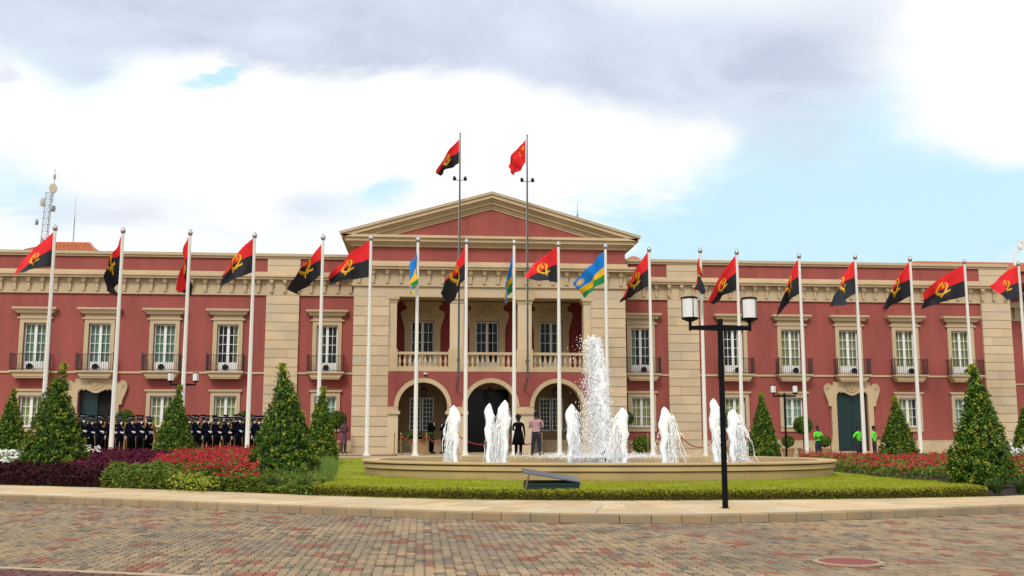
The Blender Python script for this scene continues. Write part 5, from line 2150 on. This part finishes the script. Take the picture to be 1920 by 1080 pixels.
def person(name, label, loc, rz, height, arms, mats_, legs=((0, 0), (0, 0)), head_yaw=0.0, bare=False, group=None, head_pitch=0.0, slim=1.0, bend=0.0, jacket=False):
    """arms: for left(+x) and right(-x): (elbow, wrist) local coordinates; mats_: top, trousers, shoes, hands, skin"""
    t = empty(name, label, 'person', loc, rz, group)
    sk = [('pelvis', (0, 0, .94), (.15 * slim, .105)), ('waist', (0, -.005, 1.08), (.135 * slim, .095)), ('chest', (0, -.01 - bend * .3, 1.27), (.165 * slim, .112)),
          ('top', (0, -bend * .6, 1.395), (.15 * slim, .085)), ('neck', (0, -.005 - bend, 1.475), (.066, .062)), ('chin', (0, -.022 - bend, 1.575), (.068, .08)),
          ('crown', (0, -.008 - bend - head_pitch, 1.68), (.074, .09)), ('crown2', (0, .0 - bend - head_pitch, 1.735), (.045, .055))]
    ed = [(0, 1), (1, 2), (2, 3), (3, 4), (4, 5), (5, 6), (6, 7)]
    kindv = ['trousers', 'top', 'top', 'top', 'skin', 'skin', 'skin', 'skin']
    edk = ['top', 'top', 'top', 'skin', 'skin', 'skin', 'skin']
    hands = []
    for s_, (el, wr) in zip((1, -1), arms):
        k = len(sk)
        sh = (s_ * .185 * slim, -bend * .6, 1.385)
        w = Vector(wr)
        e = Vector(el)
        dirn = (w - e).normalized()
        hand = w + dirn * .085
        sk += [('shoulder', sh, (.062, .062)), ('elbow', tuple(e), (.046, .046)), ('wrist', tuple(w), (.031, .031)), ('palm', tuple(hand), (.036, .024))]
        ed += [(3, k), (k, k + 1), (k + 1, k + 2), (k + 2, k + 3)]
        edk += ['top', 'top', 'skin' if bare else 'top', 'hand']
        hands.append((w, dirn, s_))
    for s_, (kx, ky) in zip((1, -1), legs):
        k = len(sk)
        sk += [('hip', (s_ * .088, 0, .86), (.105 * slim, .105)), ('knee', (s_ * .10 + kx * .5, -.01 + ky * .6, .49), (.080, .080)), ('ankle', (s_ * .105 + kx, .02 + ky, .10), (.060, .062)),
               ('ball_of_foot', (s_ * .115 + kx, -.10 + ky, .045), (.042, .035)), ('toe', (s_ * .12 + kx, -.175 + ky, .035), (.033, .026))]
        ed += [(0, k), (k, k + 1), (k + 1, k + 2), (k + 2, k + 3), (k + 3, k + 4)]
        edk += ['trousers', 'trousers', 'trousers', 'shoe', 'shoe']
    me = bpy.data.meshes.new('skeleton')
    me.from_pydata([p[1] for p in sk], ed, [])
    o = bpy.data.objects.new('skeleton', me)
    COL.objects.link(o)
    sm = o.modifiers.new('skin', 'SKIN')
    sm.use_smooth_shade = True
    for i, p in enumerate(sk):
        me.skin_vertices[0].data[i].radius = p[2]
    me.skin_vertices[0].data[0].use_root = True
    ss = o.modifiers.new('sub', 'SUBSURF')
    ss.levels = ss.render_levels = 1
    dg = bpy.context.evaluated_depsgraph_get()
    dg.update()
    ev = bpy.data.meshes.new_from_object(o.evaluated_get(dg))
    verts = [tuple(v.co) for v in ev.vertices]
    faces = [list(p.vertices) for p in ev.polygons]
    bpy.data.objects.remove(o)
    order = ['top', 'trousers', 'shoe', 'hand', 'skin']
    seg = [(np.array(sk[a][1]), np.array(sk[b][1])) for a, b in ed]
    Vn = np.array(verts)
    cen = np.array([Vn[f].mean(0) for f in faces])
    D = []
    for (a, b) in seg:
        ab = b - a
        tt = np.clip(((cen - a) @ ab) / (ab @ ab), 0, 1)
        D.append(np.linalg.norm(cen - a - tt[:, None] * ab, axis=1))
    nearest = np.argmin(np.array(D), 0)
    mi = [order.index(edk[k]) for k in nearest]
    for i, c in enumerate(cen):
        if c[2] > 1.44 and abs(c[0]) < .12 and mi[i] == 0 and c[2] > 1.47:
            mi[i] = 4
        if mi[i] == 1 and jacket and c[2] > .80:
            mi[i] = 0
        if not jacket and mi[i] == 0 and c[2] < .93 and abs(c[0]) < .26 and nearest[i] in (0,):
            mi[i] = 1
    mb = MB()
    mb.v, mb.f, mb.m = verts, faces, list(mi)
    # fingers rooted in the palm
    for w, dr, s_ in hands:
        side = dr.orthogonal().normalized()
        inw = Vector((-s_, 0, 0)) - dr * Vector((-s_, 0, 0)).dot(dr)
        inw = inw.normalized() if inw.length > .1 else side
        side = dr.cross(inw).normalized()
        for q, ln in zip((-1.5, -.5, .5, 1.5), (.062, .075, .07, .054)):
            b0 = w + dr * .095 + side * q * .017
            mb.tube([b0 - dr * .03, b0 + dr * ln * .5 + inw * .006, b0 + dr * ln * .8 + inw * .024, b0 + dr * ln * .86 + inw * .04], [.009, .0088, .008, .006], 5, 3)
        b0 = w + dr * .05 + side * -.03
        mb.tube([b0, b0 - side * .022 + dr * .03 + inw * .01, b0 - side * .022 + dr * .055 + inw * .022], [.010, .0095, .007], 5, 3)
    head_parts(mb, 0, -.014 - bend - head_pitch, 1.635, head_yaw, 4)
    body = mb.build('body', list(mats_) + [M_shirt], t, smooth=True, fix=False)
    t.scale = (height / 1.75,) * 3
    return t, body


def hair(t, r_=.098, z=1.675, y=.005, sx=1.0, sz=.95, m=None, nub=0.0):
    mb = MB()
    n = 14
    prof = []
    for i in range(8):
        a = R(-12 + i * 102 / 7)
        prof.append((max(.004, r_ * math.cos(a)), r_ * sz * math.sin(a)))
    mb.lathe(prof, n, (0, y, z), sx=sx * .92)
    o = mb.build('hair', m or M_hair, t, smooth=True)
    MB().ball((0, y + .030, z - .035), r_ * .80, 10, sy=.75).build('nape_hair', m or M_hair, t, smooth=True)
    return o


def cap(t):
    mb = MB()
    mb.lathe([(.098, 1.665), (.099, 1.705), (.128, 1.735), (.135, 1.755), (.10, 1.775), (.01, 1.78)], 18, (0, 0, 0), 0, sx=1, sy=1.08)
    c = mb.build('cap', M_navy, t, smooth=40)
    MB().lathe([(.1015, 1.672), (.1015, 1.698)], 18, (0, 0, 0), 0, sx=1, sy=1.08).build('cap_band', M_greysteel, c, smooth=40)
    V, F = [], []
    for i in range(9):
        a = R(200 + i * 17.5)
        V += [(.10 * math.cos(a), .106 * math.sin(a), 1.672), (.12 * math.cos(a), .166 * math.sin(a), 1.650)]
    for i in range(8):
        F.append((2 * i, 2 * i + 1, 2 * i + 3, 2 * i + 2))
    MB().add(V, F).build('visor', M_shoe, c, smooth=True)


def guard(label, loc, rz, variant):
    arms_ = [(((.25, -.02, 1.11), (.09, -.22, 1.03)), ((-.27, .02, 1.10), (-.27, -.03, .86))),
             (((.27, .02, 1.10), (.27, -.03, .86)), ((-.25, -.03, 1.11), (-.06, -.23, 1.05))),
             (((.25, -.03, 1.11), (.05, -.23, 1.02)), ((-.25, -.03, 1.11), (-.05, -.23, 1.06)))][variant]
    t, b = person('guard', label, loc, rz, 1.78, arms_, (M_navy, M_blackcloth, M_shoe, M_glove, M_skin), group='uniformed guards drawn up before the palace', slim=1.14, jacket=True)
    cap(t)
    # shirt front with tie
    MB().add([(-.04, -.118, 1.44), (.04, -.118, 1.44), (.0, -.150, 1.32)], [(0, 2, 1)]).add([(-.05, -.118, 1.44), (.05, -.118, 1.44), (.035, -.075, 1.50), (-.035, -.075, 1.50)], [(0, 1, 2, 3)]).build('shirt_front', M_shirt, t)
    mb = MB()
    mb.tube([(.0, -.135, 1.43), (.0, -.152, 1.36), (0, -.155, 1.29)], [.010, .012, .016], 5)
    mb.build('tie', M_shoe, t)
    # gold shoulder cords and epaulettes
    mb = MB()
    mb.tube([(.20, -.03, 1.45), (.16, -.12, 1.36), (.09, -.165, 1.27), (.02, -.165, 1.30)], .011, 6)
    mb.build('shoulder_cord', M_gold, t, smooth=40)
    MB().tube([(.22, -.03, 1.44), (.20, -.11, 1.30), (.12, -.165, 1.20), (.03, -.165, 1.27)], .011, 6).build('shoulder_cord', M_gold, t, smooth=40)
    for s_ in (-1, 1):
        MB().ball((s_ * .205, -.005, 1.436), .058, 8, sz=.3).build('epaulette', M_gold, t, smooth=40)
    # stripe on the trousers
    mb = MB()
    for s_ in (-1, 1):
        MB().tube([(s_ * .192, 0, .80), (s_ * .172, -.006, .49), (s_ * .158, .02, .14)], .008, 4).build('trouser_stripe', M_gold, t)
    return t


GP = [guard('guard prototype', (0, 0, 0), 0, v) for v in range(3)]


def ranks(x0, x1, ys, step):
    o = []
    for r_, y in enumerate(ys):
        for q in np.arange(x0 + .12 * r_ * (1 if r_ % 2 else -.5), x1, step):
            o.append((q + random.uniform(-.07, .07), y + random.uniform(-.09, .09)))
    return o


blk1 = ranks(-19.3, -16.0, (-6.9, -6.0, -5.1), .44)
blk2 = ranks(-14.15, -10.5, (-6.9, -6.0, -5.1), .45)
blk1.sort()
blk2.sort()
gi = 0
for nm, blk in (('left block by the dark doorway', blk1), ('right block between cone trees', blk2)):
    for i, (x, y) in enumerate(blk):
        lb = '%s navy uniformed guard from left, %s' % (ORD[i], nm)
        z = float(gz(x, y)) + (.004 if y < -7.9 else .004)
        v = gi % 3
        rz = R(38 + random.uniform(-9, 9))
        sc = 1.78 / 1.75 * random.uniform(.965, 1.035)
        if gi < 3:
            g_ = GP[v]
            g_.location = (x, y, z)
            g_.rotation_euler = (0, 0, rz)
            g_.scale = (sc,) * 3
            g_['label'] = lb
        else:
            copy_tree(GP[v], (x, y, z), rz, sc, lb)
        gi += 1
copy_tree(GP[1], (-16.05 + .25, -3.2, .454), R(75), 1.0, 'lone guard in peaked cap standing apart before the ground floor window', 'lone guard')

HANG = ((.26, .02, 1.11), (.27, -.04, .87))
HANGR = ((-.26, .02, 1.11), (-.27, -.04, .87))
CROSS = ((.25, -.06, 1.14), (.03, -.24, 1.15))
CROSSR = ((-.25, -.06, 1.14), (-.03, -.24, 1.19))
ZP = .456
t, _ = person('person', 'woman in a patterned dress standing by the portico pier with hands together', (-7.18, -4.9, ZP), R(40), 1.66, (CROSS, CROSSR), (M_dress, M_skin, M_shoe, M_skin, M_skin), bare=True, slim=.9)
hair(t, .115, 1.67)
MB().lathe([(.145, 1.06), (.17, .92), (.185, .75), (.165, .50), (.16, .45)], 18, sy=.8).build('skirt', M_dress, t, smooth=True)
t, _ = person('person', 'man in dark suit and white shirt seen between two cone trees', (-9.3, -4.2, ZP), R(20), 1.75, (HANG, HANGR), (M_blackcloth, M_blackcloth, M_shoe, M_skin, M_skin), slim=1.1, jacket=True)
hair(t)
MB().add([(-.05, -.118, 1.44), (.05, -.118, 1.44), (.0, -.150, 1.27)], [(0, 2, 1)]).build('shirt_front', M_shirt, t)
t, _ = person('person', 'person in bright green shirt hidden behind the left cone tree', (-15.35, -6.2, ZP), R(-30), 1.68, (CROSS, HANGR), (M_green, M_jean, M_shoe, M_skin, M_skin), bare=True)
hair(t)
t, _ = person('person', 'man in black suit and white shirt standing in the left arch', (-2.95, -5.3, ZP), R(60), 1.8, (CROSS, HANGR), (M_blackcloth, M_blackcloth, M_shoe, M_skin, M_skin), slim=1.1, jacket=True)
hair(t)
MB().add([(-.05, -.118, 1.44), (.05, -.118, 1.44), (.0, -.150, 1.25)], [(0, 2, 1)]).build('shirt_front', M_shirt, t)
t, _ = person('person', 'man in dark suit half hidden by the leftmost fountain jet', (-2.35, -5.2, ZP), R(-60), 1.72, (HANG, CROSSR), (M_blackcloth, M_blackcloth, M_shoe, M_skin, M_skin), slim=1.1, jacket=True)
hair(t)
MB().add([(-.05, -.118, 1.44), (.05, -.118, 1.44), (.0, -.150, 1.27)], [(0, 2, 1)]).build('shirt_front', M_shirt, t)
t, _ = person('person', 'woman in long black coat with curly hair seen from behind', (.70, -11.4, ZP), R(165), 1.74, (((.25, -.06, 1.14), (.10, -.24, 1.12)), HANGR), (M_blackcloth, M_blackcloth, M_shoe, M_skin, M_skin), slim=1.1)
hair(t, .125, 1.665, .02)
MB().lathe([(.17, 1.10), (.21, .92), (.25, .72), (.29, .50)], 18, sy=.75).build('coat_skirt', M_blackcloth, t, smooth=True)
mb = MB()
for i in range(26):
    a, b = random.uniform(0, 6.28), random.uniform(-.2, 1.4)
    mb.ball((.12 * math.cos(a) * math.cos(b), .02 + .12 * math.sin(a) * math.cos(b), 1.67 + .12 * math.sin(b)), random.uniform(.025, .045), 6)
mb.build('curls', M_hair, t, smooth=True)
t, _ = person('person', 'man in mauve shirt and dark trousers seen from behind, photographing', (1.33, -12.6, ZP), R(172), 1.88, (((.27, -.05, 1.13), (.14, -.27, 1.24)), ((-.27, -.05, 1.13), (-.12, -.27, 1.26))),
             (M_pink, M_jean, M_shoe, M_skin, M_skin), legs=((.05, 0), (-.06, 0)), slim=1.22)
hair(t, .10, 1.68, .01)
MB().lathe([(.158, .93), (.160, .935), (.160, .97), (.158, .975)], 16, sy=.78, sx=1.06).build('belt', M_shoe, t)
GR = (M_green, M_jean, M_shoe, M_skin, M_skin)
t, _ = person('person', 'man in bright green shirt hidden behind the far right jet', (12.0, -6.2, .2), R(15), 1.66, (CROSS, HANGR), GR, bare=True)
hair(t)
for (x, y, rz, lab, ar) in ((16.2, -5.6, 10, 'man in bright green shirt reading his phone before a clipped ball shrub', (CROSS, CROSSR)),
                            (18.25, -5.7, 25, 'man in bright green shirt, hand on hip, before the green door', (CROSS, ((-.36, .04, 1.16), (-.19, -.08, 1.02)))),
                            (19.0, -5.8, 50, 'man in bright green shirt right of the pole, facing right', (CROSS, HANGR))):
    t, _ = person('person', lab, (x, y, float(gz(x, y)) + .005), R(rz), 1.70, ar, GR, bare=True, group='helpers in green shirts')
    hair(t)
    MB().box(-.03, .03, -.150, -.135, 1.17, 1.25).build('badge', M_shirt, t)

# ------------------------------------------------------------------ stanchions, planters, shrubs
STP = [(-4.68, -7.2, .454), (-4.38, -7.1, .454), (-3.2, -7.2, .454), (-1.75, -7.2, .454), (.6, -7.2, .454), (2.2, -7.2, .454), (7.3, -7.0, .43), (8.9, -7.2, .36), (10.5, -7.2, .28)]
st0 = None
slab = ['at the left pier of the portico', 'second from the left, before the left arch', 'at the planter in the left arch', 'behind the leftmost jet', 'behind the third jet', 'beside the man in mauve shirt',
        'right of the portico pier', 'before the right stone pilaster', 'farthest right, before the balcony bay']
for i, p in enumerate(STP):
    lb = 'brass rope stanchion ' + slab[i]
    if st0 is None:
        st0 = empty('stanchion', lb, 'stanchion', p, group='brass stanchions with red ropes')
        MB().tube([(0, 0, .02), (0, 0, .93)], .024, 10).build('post', M_brass, st0, smooth=40)
        MB().lathe([(.15, 0), (.15, .02), (.04, .05)], 16).build('base', M_brass, st0, smooth=30)
        MB().ball((0, 0, .97), .045, 10).build('knob', M_brass, st0, smooth=True)
    else:
        copy_tree(st0, p, 0, 1, lb)
for ri, (a, b) in enumerate(((1, 2), (2, 3), (3, 4), (4, 5), (6, 7), (7, 8))):
    pa, pb = Vector(STP[a]) + Vector((0, 0, .88)), Vector(STP[b]) + Vector((0, 0, .88))
    pts = []
    for k in range(13):
        s_ = k / 12
        q = pa.lerp(pb, s_)
        q.z -= .42 * 4 * s_ * (1 - s_) * min(1, (pb - pa).length / 1.6)
        pts.append(tuple(q))
    o = MB().tube(pts, .026, 8).build('barrier_rope', M_rope, smooth=True)
    tag(o, 'red barrier rope ' + ['left of the planter', 'right of the planter', 'in front of the middle arch', 'left of the man in mauve shirt', 'right of the portico pier', 'before the right stone pilaster'][ri], 'rope', 'red barrier ropes')


def shrub_ball(label, loc, r_, stem, pot, n=2200, m=None):
    t = empty('potted_shrub', label, 'shrub', loc, group='clipped ball shrubs in pots')
    zc = (.55 if pot else 0) + stem + r_ * .9
    d = rng.normal(0, 1, (n, 3))
    d /= np.linalg.norm(d, axis=1, keepdims=True)
    rr = r_ * (1 - np.abs(rng.normal(0, .10, n)))[:, None]
    C_ = d * rr * np.array([1, 1, .92]) + np.array([0, 0, zc])
    arr_mesh('foliage', rand_quads(C_, rng.uniform(.035, .06, n), d + [0, 0, .3], .8).reshape(-1, 3), 4, [M_foliage, M_tip], (rng.random(n) < .15).astype(int), t)
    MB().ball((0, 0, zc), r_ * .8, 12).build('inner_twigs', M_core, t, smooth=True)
    MB().tube([(0, 0, .3 if pot else 0), (0, 0, zc)], .03, 8).build('trunk', M_bark, t)
    if pot:
        MB().lathe([(.22, 0), (.30, .45), (.34, .47), (.34, .55), (.27, .55), (.25, .48)], 18).build('pot', M_pot, t, smooth=30)
    return t


shrub_ball('green ball shrub behind the left block of guards', (-18.6, -1.1, .45), .50, .75, True)
shrub_ball('green ball shrub left of the left stone pilaster, behind guards', (-12.6, -1.0, .45), .48, .72, True)
shrub_ball('tall green shrub beside the woman in patterned dress', (-7.75, -2.4, .45), .52, .65, True)
shrub_ball('low clipped ball shrub right of the portico', (7.9, -3.0, .40), .52, .0, False)
shrub_ball('small ball shrub at the window right of the portico', (7.35, -1.6, .40), .42, .9, True)
shrub_ball('potted ball shrub behind the man reading his phone', (16.6, -2.6, .12), .52, .72, True)
shrub_ball('bushy shrub right of the far right jet', (12.7, -2.4, .25), .48, .85, True)
# low plants round the pot by the green door
for (x, lab) in ((15.75, 'bushy low plant left of the potted ball shrub'), (17.75, 'bushy low plant right of the potted ball shrub')):
    shrub_ball(lab, (x, -2.6, .12), .34, .05, True, 1300)['group'] = 'low plants in pots by the green door'
PT = empty('palm_planter', 'square stone planter with a small palm in the left arch', 'planter', (-3.55, -6.0, .454))
MB().frustum(0, 0, 0, .62, .33, .33, .42, .42).box(-.45, .45, -.45, .45, .62, .70).build('planter_box', M_pot, PT)
V = []
for i in range(30):
    a = random.uniform(0, 6.283)
    l = random.uniform(.6, .95)
    up = random.uniform(.5, 1.2)
    prev = None
    for k in range(6):
        s_ = k / 5
        p = Vector((math.cos(a) * l * s_, math.sin(a) * l * s_, .68 + up * l * s_ - .75 * l * s_ * s_))
        if prev is not None:
            sd = Vector((-math.sin(a), math.cos(a), 0)) * .035
            V += [prev - sd, prev + sd, p + sd * .6, p - sd * .6]
            for q in (-1, 1):
                tipp = p + sd * q * 4 + Vector((0, 0, -.05))
                V += [prev, p, tipp, tipp + Vector((0, 0, -.01))]
        prev = p
arr_mesh('palm_fronds', np.array([tuple(p) for p in V]), 4, [M_tuft], None, PT)

# ------------------------------------------------------------------ roof equipment
MT = empty('telecom_mast', 'grey lattice mast with several dish antennas on the left roof', 'mast', (-28.0, 12.0, 11.0))
mb = MB()
legs_ = [(-.34, -.2), (.34, -.2), (0, .35)]
for lx_, ly_ in legs_:
    mb.tube([(lx_, ly_, 0), (lx_ * .8 + .25, ly_ * .8, 6.3)], .035, 6)
for k in range(14):
    z0, z1 = k * .45, (k + 1) * .45
    for i in range(3):
        a, b = legs_[i], legs_[(i + 1) % 3]
        f0, f1 = 1 - .2 * z0 / 6.3, 1 - .2 * z1 / 6.3
        s0, s1 = .25 * z0 / 6.3, .25 * z1 / 6.3
        mb.tube([(a[0] * f0 + s0, a[1] * f0, z0), (b[0] * f1 + s1, b[1] * f1, z1)], .014, 4)
        mb.tube([(a[0] * f1 + s1, a[1] * f1, z1), (b[0] * f1 + s1, b[1] * f1, z1)], .014, 4)
mb.tube([(.55, 0, 5.6), (.58, 0, 8.0)], .03, 6)
mb.build('lattice', M_greysteel, MT)


def dish(x, y, z, r_, depth, m, rzd):
    mb = MB()
    d = Vector((math.sin(R(rzd)), -math.cos(R(rzd)), 0))
    c = Vector((x, y, z))
    mb.tube([c + d * depth, c + d * depth * .9, c, c - d * depth * .3], [r_ * .98, r_, r_, r_ * .35], 20)
    mb.build('dish', m, MT, smooth=40)


MT.scale = (.72, .72, .95)
dish(.62, -.25, 6.55, .33, .22, M_cream, 10)
dish(-.28, -.2, 5.6, .32, .05, M_white, 60)
dish(.62, -.2, 5.15, .22, .2, M_greysteel, 70)
dish(-.55, -.2, 4.2, .2, .2, M_greysteel, -70)
dish(0.05, -.3, 2.9, .14, .2, M_greysteel, 0)
mb = MB()
mb.box(-.22, .22, -.5, -.2, 1.7, 2.25)
mb.build('radio_box', M_greysteel, MT)
mb = MB().lathe([(.05, 7.35), (.13, 7.5), (.14, 7.62), (.08, 7.75), (.02, 7.8)], 12, (.58, 0, -.1))
mb.build('beacon', M_cream, MT, smooth=True)
mb = MB()
mb.tube([(-.95, -.2, 0), (-.95, -.2, 2.2)], .025, 6)
mb.box(-1.15, -1.0, -.35, -.2, 1.5, 1.9)
mb.box(-.95, -.82, -.35, -.2, 1.3, 2.1)
mb.build('side_antenna', M_greysteel, MT)
AN = empty('whip_antenna', 'thin whip antenna above the left tiled roof', 'antenna', (-26.15, 12.0, 12.0))
MB().tube([(0, 0, 0), (0, 0, 3.4)], .035, 6).build('tube', M_greysteel, AN)
MB().tube([(0, 0, 3.4), (.0, 0, 4.8)], [.016, .008], 6).build('whip', M_greysteel, AN)
RD = empty('lightning_rod', 'thin lightning rod above the right slope of the gable', 'rod', (5.1, 0, 12.1))
MB().tube([(0, 0, 0), (0, 0, 1.6), (0, 0, 2.15)], [.025, .02, .008], 6).build('rod', M_greysteel, RD)
MB().lathe([(.06, 1.35), (.06, 1.45)], 8).build('collar', M_greysteel, RD)
VC = empty('roof_camera', 'white security camera on a bent bracket on the right parapet', 'camera', (30.65, 0.1, 11.05))
mb = MB()
mb.tube([(0, 0, 0), (0, 0, .95), (.04, 0, 1.05)], [.09, .07, .06], 10)
mb.tube([(0, 0, .8), (.25, -.05, .82), (.36, -.05, .95)], .045, 8)
mb.build('bracket', M_white, VC, smooth=40)
mb = MB()
mb.lathe([(.12, 0), (.14, .1), (.14, .3), (.10, .38)], 12, (.36, -.05, .95))
mb.build('housing', M_white, VC, smooth=40)
mb = MB()
mb.box(-.12, .12, -.22, .18, 0, .14)
o = mb.build('camera_head', M_white, VC, loc=(.38, -.08, 1.36))
o.rotation_euler = (R(20), 0, R(40))
DM = tag(MB().lathe([(.45, 0), (.44, .08), (.34, .2), (.15, .3), (.02, .33)], 18, (8.4, .8, 11.05)).build('roof_vent', M_tile, smooth=True), 'small reddish round vent on the parapet right of the gable', 'vent')
